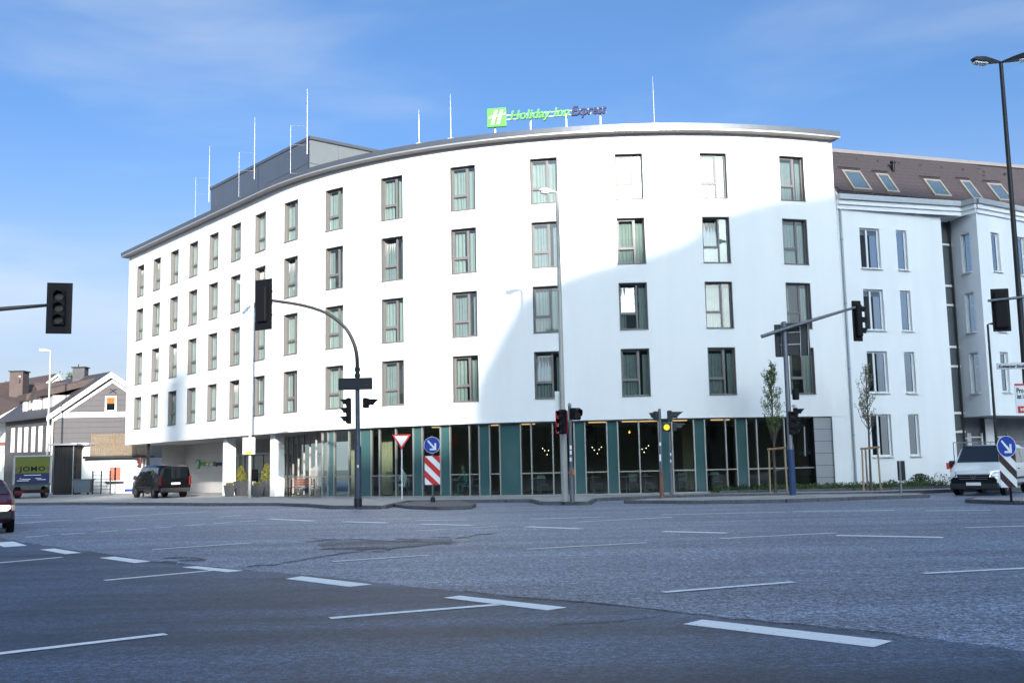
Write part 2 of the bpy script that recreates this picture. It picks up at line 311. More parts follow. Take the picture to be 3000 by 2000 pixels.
# painted markings: corners or ends as seen, width in metres
def zq(x, y, ox): return (ox + x / 1.568, 1400 + y / 1.568)
for ox, q in ((0, [(-40, 296), (62, 290), (126, 309), (20, 316)]), (0, [(183, 327), (250, 322), (375, 342), (300, 348)]), (0, [(455, 365), (525, 359), (694, 381), (620, 389)]),
              (0, [(835, 408), (905, 403), (1118, 424), (1045, 431)]), (0, [(1312, 461), (1385, 449), (1712, 487), (1605, 498)]), (0, [(2035, 548), (2110, 538), (2607, 592), (2515, 606)]),
              (1500, [(785, 669), (875, 648), (1748, 746), (1662, 775)])):
    MB().quad(*[gp(*zq(x, y, ox), 0.009) for x, y in q]).build('lane_marking', M_paint, road)
for ox, x0, y0, x1, y1, wd in (
    (0, -60, 393, 285, 362, .12), (0, 480, 468, 975, 423, .12), (0, -100, 815, 762, 714, .13), (0, 1515, 641, 2300, 578, .13), (0, 700, 327, 1152, 296, .12), (0, 1530, 382, 1970, 352, .12),
    (0, 120, 270, 228, 262, .12), (0, 280, 258, 388, 250, .12), (0, 440, 247, 545, 240, .12), (0, 580, 237, 672, 230, .12), (0, 712, 228, 790, 223, .12), (0, 848, 218, 938, 211, .12), (0, 980, 208, 1065, 203, .12), (0, 1100, 199, 1180, 194, .12),
    (0, 1230, 186, 1440, 196, .26), (0, 1580, 199, 1775, 205, .26), (0, 1935, 210, 2165, 216, .26), (0, 1910, 194, 2145, 191, .14), (0, 1908, 241, 2285, 221, .12), (0, 1000, 178, 1110, 171, .14),
    (0, 60, 169, 190, 169, .15), (0, 430, 183, 960, 152, .12), (0, 480, 136, 710, 134, .14), (0, -40, 215, 330, 190, .12),
    (1500, 65, 222, 318, 232, .26), (1500, 90, 187, 405, 178, .12), (1500, 290, 201, 738, 178, .12), (1500, 680, 167, 1250, 155, .13), (1500, 1290, 152, 1755, 147, .13), (1500, 1900, 149, 2200, 146, .13),
    (1500, 695, 244, 985, 251, .26), (1500, 960, 276, 1488, 250, .12), (1500, 1490, 262, 1982, 271, .26), (1500, 65, 325, 618, 295, .12), (1500, 2085, 226, 2450, 216, .12), (1500, 1890, 436, 2450, 407, .12), (1500, 695, 522, 1295, 475, .12)):
    a, b = gp(*zq(x0, y0, ox), 0.009), gp(*zq(x1, y1, ox), 0.009); d = (b - a).normalized(); n = Vector((-d.y, d.x, 0)) * wd / 2
    MB().quad(a - n, b - n, b + n, a + n).build('lane_marking', M_paint, road)

def pavement(name, front, back, z, m, kerb=True, closed=False):
    """front: plan points along the kerb, back: plan points behind; kerb stones are pieces of it"""
    o = struct(MB().slab([(p[0], p[1]) for p in front] + [(p[0], p[1]) for p in back], -0.04, z).build(name, m))
    if kerb:
        pts = [Vector((p[0], p[1], 0)) for p in front] + ([Vector((front[0][0], front[0][1], 0))] if closed else [])
        for a, b in zip(pts, pts[1:]):
            n = max(1, round((b - a).length / 1.0)); d = (b - a) / n; t = d.normalized(); q = Vector((t.y, -t.x, 0)); rz = math.atan2(t.y, t.x)
            if n > 400: continue
            for k in range(n):
                c = a + d * (k + 0.5) + q * 0.055
                MB().box((c.x, c.y, z / 2 + 0.004 + random.uniform(-0.004, 0.004)), (d.length - 0.025, 0.15, z + 0.012), rz + random.uniform(-0.006, 0.006)).build('kerb_stone', M_kerb, o, bevel=0.012)
    return o
M_pave = mat('pavement_slabs', (0.35, 0.34, 0.335), 0.85, var=0.22, vscale=1.3, bump=0.3, bscale=45)
front = [gp(u, v, 0.0) for u, v in ((-900, 1492), (-300, 1484), (180, 1478), (420, 1479), (600, 1481), (822, 1481), (905, 1484), (975, 1490), (1120, 1490), (1190, 1474), (1560, 1470), (1590, 1478), (1720, 1478), (1740, 1468), (1836, 1463), (2060, 1456), (2330, 1453), (2560, 1449), (2760, 1442), (3300, 1428))]
pavement('pavement', front, [(60, 75), (60, 120), (-150, 120), (-150, front[0].y)], ZP, M_pave)
pavement('splitter_island', [gp(u, v, 0.0) for u, v in ((1836, 1474), (2060, 1475), (2300, 1471), (2480, 1465), (2714, 1457), (2690, 1452), (2400, 1455), (2100, 1462), (1900, 1468))], [], 0.11, M_pave, closed=True)
pavement('traffic_island', [gp(u, v, 0.0) for u, v in ((1163, 1484), (1210, 1490), (1290, 1493), (1370, 1491), (1385, 1484), (1340, 1475), (1230, 1475))], [], 0.11, mat('island_cobbles', (0.14, 0.135, 0.14), 0.9, var=0.4, vscale=9, bump=0.8, bscale=14), closed=True)
pavement('refuge_island', [gp(u, v, 0.0) for u, v in ((2840, 1472), (3000, 1478), (3300, 1480), (3300, 1462), (3000, 1464), (2860, 1466))], [], 0.11, M_pave, closed=True)

# ------------------------------------------------------------------ hotel: curved facade
CX, CY, RAD = 6.219, 70.634, 25.0
A0 = R(-140.136); DL = Vector((0.64097, -0.76757)); T0 = Vector((CX + RAD * math.cos(A0), CY + RAD * math.sin(A0)))
S_L, S_R = -20.72, 30.98
def fac(s, d=0.0, z=0.0):                                  # a point d metres behind the facade line at length s
    if s < 0: p = T0 + DL * s; n = Vector((DL.y, -DL.x))
    else:
        a = A0 + s / RAD; n = Vector((math.cos(a), math.sin(a))); p = Vector((CX, CY)) + n * RAD
    q = p - n * d if s >= 0 else p - Vector((math.cos(A0), math.sin(A0))) * d
    return Vector((q.x, q.y, z))
def fdir(s):
    a = A0 if s < 0 else A0 + s / RAD
    return Vector((-math.sin(a), math.cos(a), 0))
def s_at(u, v, d=0.0):                                     # length along the facade (set back d) that the pixel shows
    lo, best = -26.0, None; r = ray(u, v); k = r.x / r.y
    f = lambda s: fac(s, d).x - k * fac(s, d).y
    a, b = -30.0, 36.0
    for _ in range(60):
        m = (a + b) / 2
        if f(m) < 0: a = m
        else: b = m
    return (a + b) / 2
def srange(a, b, step=0.45):
    n = max(1, math.ceil((b - a) / step)); return [a + (b - a) * i / n for i in range(n + 1)]
Z_SOF, Z_TOP = 3.38, 16.26
WIN_S = [-18.516, -15.596, -12.673, -9.731, -6.805, -3.841, -0.8, 2.434, 5.89, 9.552, 13.356, 17.22, 21.071, 24.92, 28.749]
WIN_Z = [4.367, 7.317, 10.267, 13.217]; WW, WH = 1.262, 2.116
HB = (-4.0, 52.0, ZP)
hotel = thing('hotel_building', 'white curved hotel with rows of tall windows and a glazed ground floor', 'hotel', HB)
def strip(mb, ss, z0, z1, d0, d1=None):
    d1 = d0 if d1 is None else d1
    for a, b in zip(ss, ss[1:]): mb.quad(fac(a, d0, z0), fac(b, d0, z0), fac(b, d1, z1), fac(a, d1, z1))
brk = [S_L]
for c in WIN_S: brk += [c - WW / 2, c + WW / 2]
brk.append(S_R)
wall = MB()
for i, (a, b) in enumerate(zip(brk, brk[1:])):
    ss = srange(a, b, 0.42) if b > 0 else [a, b]
    if i % 2 == 0: strip(wall, ss, Z_SOF, Z_TOP, 0)
    else:
        zs = [Z_SOF] + [z for w0 in WIN_Z for z in (w0, w0 + WH)] + [Z_TOP]
        for j in range(0, len(zs), 2): strip(wall, ss, zs[j], zs[j + 1], 0)
        for w0 in WIN_Z:                                   # reveals
            for z in (w0, w0 + WH): strip(wall, [a, b], z, z, 0, 0.42)
            for e in (a, b): wall.quad(fac(e, 0, w0), fac(e, 0.42, w0), fac(e, 0.42, w0 + WH), fac(e, 0, w0 + WH))
# end walls
wall.quad(fac(S_L, 0, Z_SOF), fac(S_L, 0, Z_TOP), fac(S_L, 14, Z_TOP), fac(S_L, 14, Z_SOF))
wall.quad(fac(S_R, 0, Z_SOF), fac(S_R, 0, Z_TOP), fac(S_R, 13, Z_TOP), fac(S_R, 13, Z_SOF))
wo = wall.build('wall', M_render, hotel, world=True)
allS = srange(S_L, S_R, 0.42)
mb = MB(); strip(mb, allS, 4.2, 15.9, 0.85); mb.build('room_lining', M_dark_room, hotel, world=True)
mb = MB(); strip(mb, allS, Z_SOF, Z_SOF, 0, 12.5); mb.build('soffit', mat('soffit_board', (0.42, 0.41, 0.40), 0.8, var=0.06), hotel, world=True)
mb = MB(); strip(mb, allS, Z_TOP + 0.28, Z_TOP + 0.34, -0.3, 12.5); mb.build('roof', mat('flat_roof_gravel', (0.22, 0.22, 0.22), 0.95, var=0.2), hotel, world=True)
# parapet: soffit board, fascia, capping
pa = srange(S_L - 0.38, S_R + 0.15, 0.42); OV = 0.46
mb = MB(); strip(mb, pa, Z_TOP - 0.04, Z_TOP - 0.01, 0.05, -OV); mb.build('eave_soffit', M_soffit, hotel, world=True)
mb = MB(); strip(mb, pa, Z_TOP - 0.01, Z_TOP + 0.05, -OV - 0.003)
mb.build('drip_edge', mat('bright_aluminium', (0.72, 0.71, 0.69), 0.3, 0.8), hotel, world=True)
mb = MB(); strip(mb, pa, Z_TOP + 0.05, Z_TOP + 0.30, -OV); strip(mb, pa, Z_TOP + 0.30, Z_TOP + 0.36, -OV, 0.3)
for e in (pa[0], pa[-1]):
    mb.quad(fac(e, -OV, Z_TOP - 0.01), fac(e, -OV, Z_TOP + 0.3), fac(e, 0.3, Z_TOP + 0.36), fac(e, 0.3, Z_TOP - 0.01))
mb.build('fascia', M_fascia, hotel, world=True, smooth=True)

# windows: x along the wall, y into the wall, z up
FY = 0.18
def bar(mb, x0, x1, z0, z1, y0=FY, y1=FY + 0.07): mb.box(((x0 + x1) / 2, (y0 + y1) / 2, (z0 + z1) / 2), (x1 - x0, y1 - y0, z1 - z0))
hw = WW / 2; XM = 0.16; ZT = 0.74
def tiltpt(p, ang, z0): return Vector((p[0], FY + 0.03 + (p[1] - FY - 0.03) * math.cos(ang) + (p[2] - z0) * math.sin(ang), z0 + (p[2] - z0) * math.cos(ang)))
def frame_mesh():
    m = MB()
    for x in (-hw + 0.012, hw - 0.012): m.box((x, 0.14, WH / 2), (0.024, 0.30, WH - 0.004))            # metal lining of the reveal
    m.box((0, 0.14, WH - 0.014), (WW - 0.05, 0.30, 0.024))
    m.box((0, 0.12, 0.012), (WW + 0.02, 0.36, 0.024))                                               # sill sheet
    bar(m, -hw + 0.024, -hw + 0.066, 0.03, WH - 0.03); bar(m, hw - 0.066, hw - 0.024, 0.03, WH - 0.03)
    bar(m, -hw + 0.067, hw - 0.067, WH - 0.08, WH - 0.031); bar(m, -hw + 0.067, hw - 0.067, 0.031, 0.085)
    bar(m, XM - 0.038, XM + 0.038, 0.086, WH - 0.081, FY - 0.005); bar(m, -hw + 0.067, XM - 0.039, ZT - 0.04, ZT + 0.03)
    return m.mesh('window', M_taupe)
def sash_mesh(ang):
    m = MB(); x0, x1, z0, z1 = -hw + 0.07, XM - 0.042, ZT + 0.035, WH - 0.085
    for a, b, c, d in ((x0, x0 + 0.036, z0, z1), (x1 - 0.036, x1, z0, z1), (x0 + 0.037, x1 - 0.037, z0, z0 + 0.04), (x0 + 0.037, x1 - 0.037, z1 - 0.036, z1)): bar(m, a, b, c, d, FY + 0.008, FY + 0.062)
    m.v = [tiltpt(p, ang, z0) for p in m.v]; return m.mesh('sash', M_taupe)
def pane_mesh(x0, x1, z0, z1, ang=0.0, zp=0.0):
    m = MB().quad((x0, FY + 0.03, z0), (x1, FY + 0.03, z0), (x1, FY + 0.03, z1), (x0, FY + 0.03, z1))
    if ang: m.v = [tiltpt(p, ang, zp) for p in m.v]
    return m.mesh('pane', M_glass)
def curtain_mesh(x0, x1, z0, z1, y, fold, seed):
    rnd = random.Random(seed); m = MB(); n = max(6, int((x1 - x0) / 0.035)); ph = rnd.uniform(0, 6); top = []; bot = []
    for i in range(n + 1):
        x = x0 + (x1 - x0) * i / n; yy = y + fold * math.sin(x * 42 + ph + 1.3 * math.sin(x * 9 + ph))
        top.append((x, yy, z1 - 0.015 * (math.sin(x * 42 + ph) > 0.3))); bot.append((x, y + 1.25 * (yy - y), z0))
    for i in range(n): m.quad(bot[i], bot[i + 1], top[i + 1], top[i])
    return m.mesh('curtain', M_curtain if seed not in (4, 5, 7) else mat('grey_curtain', (0.26, 0.275, 0.275), 0.95, var=0.1, vscale=5), smooth=True)
me_frame = frame_mesh(); me_sash = [sash_mesh(0), sash_mesh(R(7.0))]
zs0 = ZT + 0.07
me_pane = [pane_mesh(-hw + 0.10, XM - 0.074, zs0, WH - 0.118), pane_mesh(-hw + 0.10, XM - 0.074, zs0, WH - 0.118, R(7.0), ZT + 0.035)]
me_low = pane_mesh(-hw + 0.066, XM - 0.038, 0.085, ZT - 0.04); me_side = pane_mesh(XM + 0.038, hw - 0.066, 0.085, WH - 0.08)
me_cur = [[curtain_mesh(-hw + 0.03, hw - 0.03, 0.03, WH - 0.22, FY + 0.13, 0.022, 1)], [curtain_mesh(-hw + 0.03, XM - 0.22, 0.03, WH - 0.20, FY + 0.13, 0.03, 2), curtain_mesh(XM + 0.02, hw - 0.03, 0.03, WH - 0.20, FY + 0.13, 0.03, 3)],
          [curtain_mesh(-hw + 0.02, 0.12, 0.03, WH - 0.24, FY + 0.13, 0.026, 4), curtain_mesh(XM + 0.17, hw - 0.02, 0.03, WH - 0.24, FY + 0.15, 0.02, 5)], [curtain_mesh(XM + 0.1, hw - 0.02, 0.03, WH - 0.2, FY + 0.13, 0.03, 6), curtain_mesh(-hw + 0.02, -0.3, 0.03, WH - 0.2, FY + 0.15, 0.03, 7)]]
TILT = {(0, 3), (1, 3), (1, 1), (2, 1), (2, 0), (5, 0), (6, 2), (9, 2), (12, 1), (13, 2), (11, 0), (7, 2)}
rv = random.Random(3)
for ci, sc in enumerate(WIN_S):
    t = fdir(sc)
    for ri, z0 in enumerate(WIN_Z):
        # chord between the two edges of the opening
        a, b = fac(sc - hw, 0), fac(sc + hw, 0); c = (a + b) / 2
        o = link('window', me_frame, hotel); o.location = (c.x - HB[0], c.y - HB[1], z0 - HB[2]); o.rotation_euler = (0, 0, math.atan2(b.y - a.y, b.x - a.x))
        k = 1 if (ci, ri) in TILT else 0
        link('sash', me_sash[k], o); link('pane', me_pane[k], o); link('pane', me_low, o); link('pane', me_side, o)
        for me in me_cur[rv.choice((0, 0, 0, 0, 2, 2, 1, 3) if ci != 11 else (0, 2)) if (ci, ri) != (12, 1) else 3]: link('curtain', me, o)

# ground floor: curtain wall of mullions, clear panes and teal panels
DG = 0.30
mull = [945, 961.7, 980.6, 1023.5, 1055, 1089, 1113, 1161, 1212, 1238.5, 1292, 1320, 1377, 1405, 1436, 1466, 1527, 1558, 1621, 1651, 1684, 1716, 1780, 1812, 1874, 1932, 1971, 2035, 2067, 2128, 2158, 2190, 2219, 2300, 2385]
teal = {961.7, 1055, 1212, 1292, 1405, 1466, 1684, 1780, 1932, 2035, 2158}
sm = [s_at(u, 1340, DG) for u in mull]
ZB, ZH, ZTR = ZP + 0.06, Z_SOF - 0.06, 1.12
def fbox(mb, s, z0, z1, wd, d0, d1):                       # upright member at s
    t = fdir(s); c = fac(s, (d0 + d1) / 2, (z0 + z1) / 2); mb.box(c, (wd, abs(d1 - d0), z1 - z0), math.atan2(t.y, t.x))
for s in sm:
    m = MB(); fbox(m, s, ZB, ZH, 0.055, DG - 0.06, DG + 0.09); m.build('mullion', M_mullion, hotel, world=True)
mb = MB(); ss = srange(sm[0], sm[-1], 0.5)
strip(mb, ss, ZP, ZB, DG - 0.07); strip(mb, ss, ZB, ZB, DG - 0.07, DG + 0.1); mb.build('base_rail', M_mullion, hotel, world=True)
mb = MB(); strip(mb, ss, ZH, Z_SOF, DG - 0.065); mb.build('head_rail', M_taupe, hotel, world=True)
for (u, a), b in zip(zip(mull, sm), sm[1:]):
    g0, g1 = a + 0.028, b - 0.028
    if u in teal:
        m = MB(); m.quad(fac(g0, DG, ZB), fac(g1, DG, ZB), fac(g1, DG, ZH), fac(g0, DG, ZH)); m.build('glass_panel', M_teal, hotel, world=True)
    else:
        for z0, z1 in ((ZB, ZTR - 0.025), (ZTR + 0.025, ZH)):
            m = MB(); m.quad(fac(g0, DG, z0), fac(g1, DG, z0), fac(g1, DG, z1), fac(g0, DG, z1)); m.build('pane', M_shop, hotel, world=True)
        m = MB(); p, q = fac(g0, DG, ZTR), fac(g1, DG, ZTR); d = q - p
        m.box((p + q) / 2, (d.length, 0.08, 0.048), math.atan2(d.y, d.x)); m.build('transom', M_mullion, hotel, world=True)
# grey panelled end bay
gs = [s_at(2387, 1340, DG - 0.12), S_R]
for k in range(6):
    z0 = ZP + 0.02 + k * (Z_SOF - ZP - 0.03) / 6; z1 = z0 + (Z_SOF - ZP - 0.03) / 6 - 0.018; m = MB()
    q = srange(gs[0], gs[1], 0.5)
    for a, b in zip(q, q[1:]):
        for dd in (0.10, 0.16): pass
    strip(m, q, z0, z1, 0.12); strip(m, q, z1, z1, 0.12, 0.16); strip(m, q, z0, z0, 0.12, 0.16); m.build('cladding_panel', M_clad, hotel, world=True)
m = MB(); strip(m, srange(gs[0], gs[1], 0.5), ZP, Z_SOF, 0.16); m.quad(fac(gs[0], 0.12, ZP), fac(gs[0], 0.7, ZP), fac(gs[0], 0.7, Z_SOF), fac(gs[0], 0.12, Z_SOF)); m.build('cladding_backing', M_dkpole, hotel, world=True)
# lobby behind the glass
mb = MB(); ss = srange(-6, S_R, 0.6)
strip(mb, ss, ZP + 0.012, ZP + 0.012, DG, 10); mb.build('lobby_floor', mat('lobby_floor_tile', (0.30, 0.27, 0.24), 0.35, var=0.1, vscale=1), hotel, world=True)
mb = MB(); strip(mb, ss, ZP, Z_SOF, 9.5); mb.quad(fac(S_R, DG, ZP), fac(S_R, 10, ZP), fac(S_R, 10, Z_SOF), fac(S_R, DG, Z_SOF)); mb.build('lobby_back_wall', mat('lobby_wall', (0.34, 0.27, 0.20), 0.8, var=0.15, vscale=0.8), hotel, world=True)
for u0, u1, dd in ((1024, 1052, 2.2), (1116, 1150, 1.6), (2000, 2030, 3.0)):          # sand-coloured drapes inside
    a, b = fac(s_at(u0, 1340, dd), dd), fac(s_at(u1, 1340, dd), dd); n = 24; m = MB(); pts = []
    for i in range(n + 1):
        p = a.lerp(b, i / n); pts.append(p + Vector((0, 0.05 * math.sin(i * 2.1), 0)))
    for p, q in zip(pts, pts[1:]): m.quad((p.x, p.y, ZP + 0.1), (q.x, q.y, ZP + 0.1), (q.x, q.y, 3.2), (p.x, p.y, 3.2))
    m.build('drape', mat('sand_drape', (0.55, 0.47, 0.33), 0.9, var=0.1, vscale=5), hotel, world=True, smooth=True)
for u in (1290, 1440, 1540, 1752, 1850, 1900, 1985, 2110):                             # ceiling strip lights seen through the top of the panes
    s = s_at(u, 1240, 1.2); a, b = fac(s - 0.45, 1.2, Z_SOF - 0.05), fac(s + 0.45, 1.2, Z_SOF - 0.05); d = b - a
    MB().box((a + b) / 2, (d.length, 0.12, 0.05), math.atan2(d.y, d.x)).build('ceiling_light', mat('warm_ceiling_light', (0.8, 0.6, 0.4), 0.5, emit=(1, 0.55, 0.25), estr=0.4), hotel, world=True)

# porch at the left wing
DPB = 4.2                                                  # depth of the back wall
for k in range(5):
    za, zb = ZP + k * (Z_SOF - ZP) / 5, ZP + (k + 1) * (Z_SOF - ZP) / 5 - 0.015
    a, b = fac(s_at(520, 1400, DPB), DPB), fac(s_at(664, 1400, DPB), DPB); d = b - a
    MB().box(((a + b) / 2).to_2d().to_3d() + Vector((0, 0, (za + zb) / 2)), (d.length, 0.06, zb - za), math.atan2(d.y, d.x)).build('cladding_panel', mat('light_grey_cladding', (0.50, 0.49, 0.48), 0.55, 0.1, var=0.05, vscale=0.9), hotel, world=True)
    if k == 0: back_a, back_b = a, b
mb = MB(); sa, sb = s_at(520, 1400, DPB), s_at(664, 1400, DPB)
mb.quad(fac(sa - 0.02, DPB + 0.05, ZP), fac(-4, DPB + 0.05, ZP), fac(-4, DPB + 0.05, Z_SOF), fac(sa - 0.02, DPB + 0.05, Z_SOF)); mb.quad(fac(sa, DPB + 0.05, ZP), fac(sa, 13, ZP), fac(sa, 13, Z_SOF), fac(sa, DPB + 0.05, Z_SOF))
mb.build('porch_wall', mat('porch_wall_paint', (0.36, 0.35, 0.345), 0.8, var=0.06), hotel, world=True)
mb = MB(); mb.quad(fac(S_L + 0.3, 11.5, ZP), fac(sa, 11.5, ZP), fac(sa, 11.5, Z_SOF), fac(S_L + 0.3, 11.5, Z_SOF)); mb.quad(fac(S_L + 0.1, 2.5, ZP), fac(S_L + 0.1, 12, ZP), fac(S_L + 0.1, 12, Z_SOF), fac(S_L + 0.1, 2.5, Z_SOF))
mb.build('passage_wall', mat('passage_wall_paint', (0.55, 0.54, 0.52), 0.85, var=0.08), hotel, world=True)
for u, wd in ((672, 0.52), (813, 0.56)):
    s = s_at(u, 1440, 0.75); m = MB(); fbox(m, s, ZP, Z_SOF, wd, 0.45, 1.0); m.build('column', M_render, hotel, world=True, bevel=0.01)
s = s_at(434, 1400, 0.4); m = MB(); fbox(m, s, ZP, Z_SOF, 0.16, 0.3, 0.46); m.build('column', M_dkpole, hotel, world=True)
# entrance: glass doors between the columns and the return of glazing
se = [s_at(u, 1440, 3.6) for u in (668, 690, 716, 742, 770, 800, 834)]
for s in se:
    m = MB(); fbox(m, s, ZP, 2.45, 0.06, 3.56, 3.66); m.build('mullion', M_mullion, hotel, world=True)
for a, b in zip(se, se[1:]):
    m = MB(); m.quad(fac(a + .03, 3.6, ZP + .02), fac(b - .03, 3.6, ZP + .02), fac(b - .03, 3.6, 2.4), fac(a + .03, 3.6, 2.4)); m.build('pane', M_shop, hotel, world=True)
m = MB(); p, q = fac(se[0], 3.6, 2.5), fac(se[-1], 3.6, 2.5); m.box((p + q) / 2, ((q - p).length, 0.14, 0.1), math.atan2(q.y - p.y, q.x - p.x)); m.build('door_header', M_mullion, hotel, world=True)
ra, rb = fac(s_at(829, 1440, 3.5), 3.5), fac(sm[0], DG); nn = 7
for i in range(nn + 1):
    p = ra.lerp(rb, i / nn); MB().box((p.x, p.y, (ZB + ZH) / 2), (0.06, 0.09, ZH - ZB), math.atan2(rb.y - ra.y, rb.x - ra.x)).build('mullion', M_mullion, hotel, world=True)
    if i < nn:
        q = ra.lerp(rb, (i + 1) / nn); e = (q - p) * 0.03; p2, q2 = p + e, q - e
        for z0, z1 in ((ZB, ZTR - 0.03), (ZTR + 0.03, ZH)):
            MB().quad((p2.x, p2.y, z0), (q2.x, q2.y, z0), (q2.x, q2.y, z1), (p2.x, p2.y, z1)).build('pane', M_shop, hotel, world=True)
        MB().box(((p.x + q.x) / 2, (p.y + q.y) / 2, ZTR), ((q2 - p2).length, 0.07, 0.05), math.atan2(rb.y - ra.y, rb.x - ra.x)).build('transom', M_mullion, hotel, world=True)
# plant room on the roof
ZPL = 19.3
pc, pl, pr_ = gp(907, 402, ZPL), gp(618, 551, ZPL), gp(1150, 452, ZPL)
bk = (pl - pc) + (pr_ - pc)
def pface(a, b, m, name, n):
    d = (b - a); L_ = d.length; nrm = Vector((d.y, -d.x, 0)).normalized(); nrm = nrm if nrm.y < 0 else -nrm
    for i in range(n):
        for z0, z1 in ((16.5, 17.85), (17.87, ZPL - 0.12)):
            p, q = a.lerp(b, (i + 0.004) / n), a.lerp(b, (i + 0.996) / n)
            MB().ext([(p.x, p.y, z0), (q.x, q.y, z0), (q.x, q.y, z1), (p.x, p.y, z1)], -nrm * 0.04).build(name, m, hotel, world=True)
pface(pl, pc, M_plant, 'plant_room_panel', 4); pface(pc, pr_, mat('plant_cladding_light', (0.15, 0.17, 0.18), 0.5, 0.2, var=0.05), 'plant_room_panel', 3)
mb = MB(); mid = (pl + pr_) / 2; ins = lambda p, k: Vector((p.x + (mid.x - p.x) * k, p.y + (mid.y - p.y) * k, 0)); corners = [ins(x, 0.012) for x in (pc, pr_, pc + bk, pl)]
mb.slab(corners, 16.4, ZPL - 0.13); mb.build('plant_room_core', M_dkpole, hotel, world=True)
corners = [ins(x, -0.015) for x in (pc, pr_, pc + bk, pl)]
mb = MB(); mb.slab(corners, ZPL - 0.12, ZPL + 0.05); mb.build('plant_room_capping', M_fascia, hotel, world=True)

# ------------------------------------------------------------------ unseen houses on the slope behind the viewer, rooflines shaped to cast the scene's shadow
YC = -100.0; XS, ZS, ZB0 = 75 * 0.1763, 75 * 0.3104, 27.0
M_far = mat('pale_plaster', (0.55, 0.52, 0.47), 0.9, var=0.08, vscale=0.4)
M_farroof = mat('slate_roof', (0.07, 0.07, 0.08), 0.7, var=0.2, vscale=2)
slope = MB(); gx = [-420, -200, -100, -50, 0, 50, 100, 200, 420]; gy = [-13, -30, -50, -80, -118, -200, -390]; gz = [-0.02, 3.0, 9.0, 21.0, 30.0, 38.0, 48.0]
for i in range(len(gx) - 1):
    for j in range(len(gy) - 1): slope.quad((gx[i], gy[j], gz[j]), (gx[i + 1], gy[j], gz[j]), (gx[i + 1], gy[j + 1], gz[j + 1]), (gx[i], gy[j + 1], gz[j + 1]))
struct(slope.build('hillside', mat('hillside_grass', (0.07, 0.09, 0.035), 0.95, var=0.4, vscale=0.2)))
def caster_house(name, label, x0, x1, top, ridge=None, chim=None, depth=11.0):
    t = thing(name, label, 'house', ((x0 + x1) / 2, YC, ZB0))
    prof = [(x0, ZB0 - 3), (x1, ZB0 - 3)] + [(x, z) for x, z in top[::-1]]
    MB().ext([(x, YC, z) for x, z in prof], (0, -depth, 0)).build('wall', M_far, t, world=True)
    for (xa, za), (xb, zb) in zip(top, top[1:]):
        if abs(xb - xa) < 0.3: continue
        MB().ext([(xa, YC + 0.3, za), (xb, YC + 0.3, zb), (xb, YC + 0.3, zb + 0.25), (xa, YC + 0.3, za + 0.25)], (0, -depth - 0.6, 0)).build('roof', M_farroof, t, world=True)
    n = max(2, int((x1 - x0) / 2.6)); zt = min(z for x, z in top)
    for i in range(n):
        for k in range(int((zt - ZB0 - 3) / 3.0)):
            x = x0 + (x1 - x0) * (i + 0.5) / n; z = ZB0 + 3.5 + k * 3.0
            MB().box((x, YC + 0.02, z), (1.1, 0.08, 1.5)).build('window', M_carglass, t, world=True)
    for cx, cz, cw in (chim or []): MB().box((cx, YC - 1.2, (cz + zt - 1) / 2), (cw, 0.9, cz - zt + 1)).build('chimney', M_far, t, world=True)
    return t
caster_house('shadow_block', 'unseen pale flat-roofed block behind the viewer, shaped to cast its shadow', -9.0 + XS, 12.2 + XS, [(x + XS, z + ZS) for x, z in ((-9.0, 25.0), (5.0, 24.9), (9.5, 24.6), (12.2, 24.6))], chim=[(-4.9 + XS, 35.5 + ZS, 1.7)])  # chimney widened so its soft shadow stripe shows on the facade
def skyline(u, v):                                         # roofline point whose shadow ends there on the facade
    s = s_at(u, v); p = fac(s); z = meet(u, v, p, p + fdir(s)).z; k = (p.y - YC) / -SUNV.y
    return (p.x + SUNV.x * k, z + SUNV.z * k)
prof = [skyline(u, v) for u, v in ((1492, 925), (1510, 880), (1560, 862), (1655, 815), (1722, 793), (1893, 747), (2010, 701), (2048, 655), (2064, 642), (2153, 617), (2230, 591), (2357, 578), (2430, 562))]
prof += [(prof[-1][0] + 5, prof[-1][1] + .5), (prof[-1][0] + 16, prof[-1][1] + .8)]
caster_house('shadow_tower', 'tall stepped tower block on the slope behind the viewer', prof[0][0], prof[-1][0], prof)
caster_house('gabled_house', 'unseen tall gabled house behind the viewer, shaped to cast its shadow', -34.0 + XS, -9.3 + XS, [(x + XS, z + ZS) for x, z in ((-34.0, 33.0), (-24.0, 37.0), (-19.5, 36.2), (-13.0, 33.0), (-9.6, 29.5))])

# ------------------------------------------------------------------ apartment house joined to the hotel's right end
P0 = (15.20, 47.30); DA = Vector((0.9455, 0.3256)); nA = Vector((0.3256, -0.9455))
P1 = Vector(P0) + DA * 5.91
P2 = gp(2781, 651, 12.98); P3 = Vector((22.25, 48.65)); DC = Vector((0.8424, 0.5389)); P5 = P3 + DC * 9
flats = thing('apartment_house', 'white apartment house with slate mansard roof, narrow windows and skylights', 'apartment house', (18, 48.5, ZP))
ZC, ZE = 12.98, 13.62
def wallA(s, d=0.0, z=0.0): p = Vector(P0) + DA * s - nA * d; return Vector((p.x, p.y, z))
def wallC(s, d=0.0, z=0.0): q = P3 + DC * s - Vector((DC.y, -DC.x)) * d; return Vector((q.x, q.y, z))
dB = (P3 - P2.to_2d()); LB = dB.length; dB = dB / LB
def wallB(s, d=0.0, z=0.0): q = P2.to_2d() + dB * s - Vector((dB.y, -dB.x)) * d; return Vector((q.x, q.y, z))
def sA(u, v, f, L_):
    a, b = f(0), f(L_); p = meet(u, v, a, b); return (p - Vector((a.x, a.y, p.z))).dot((b - a).normalized()), p.z
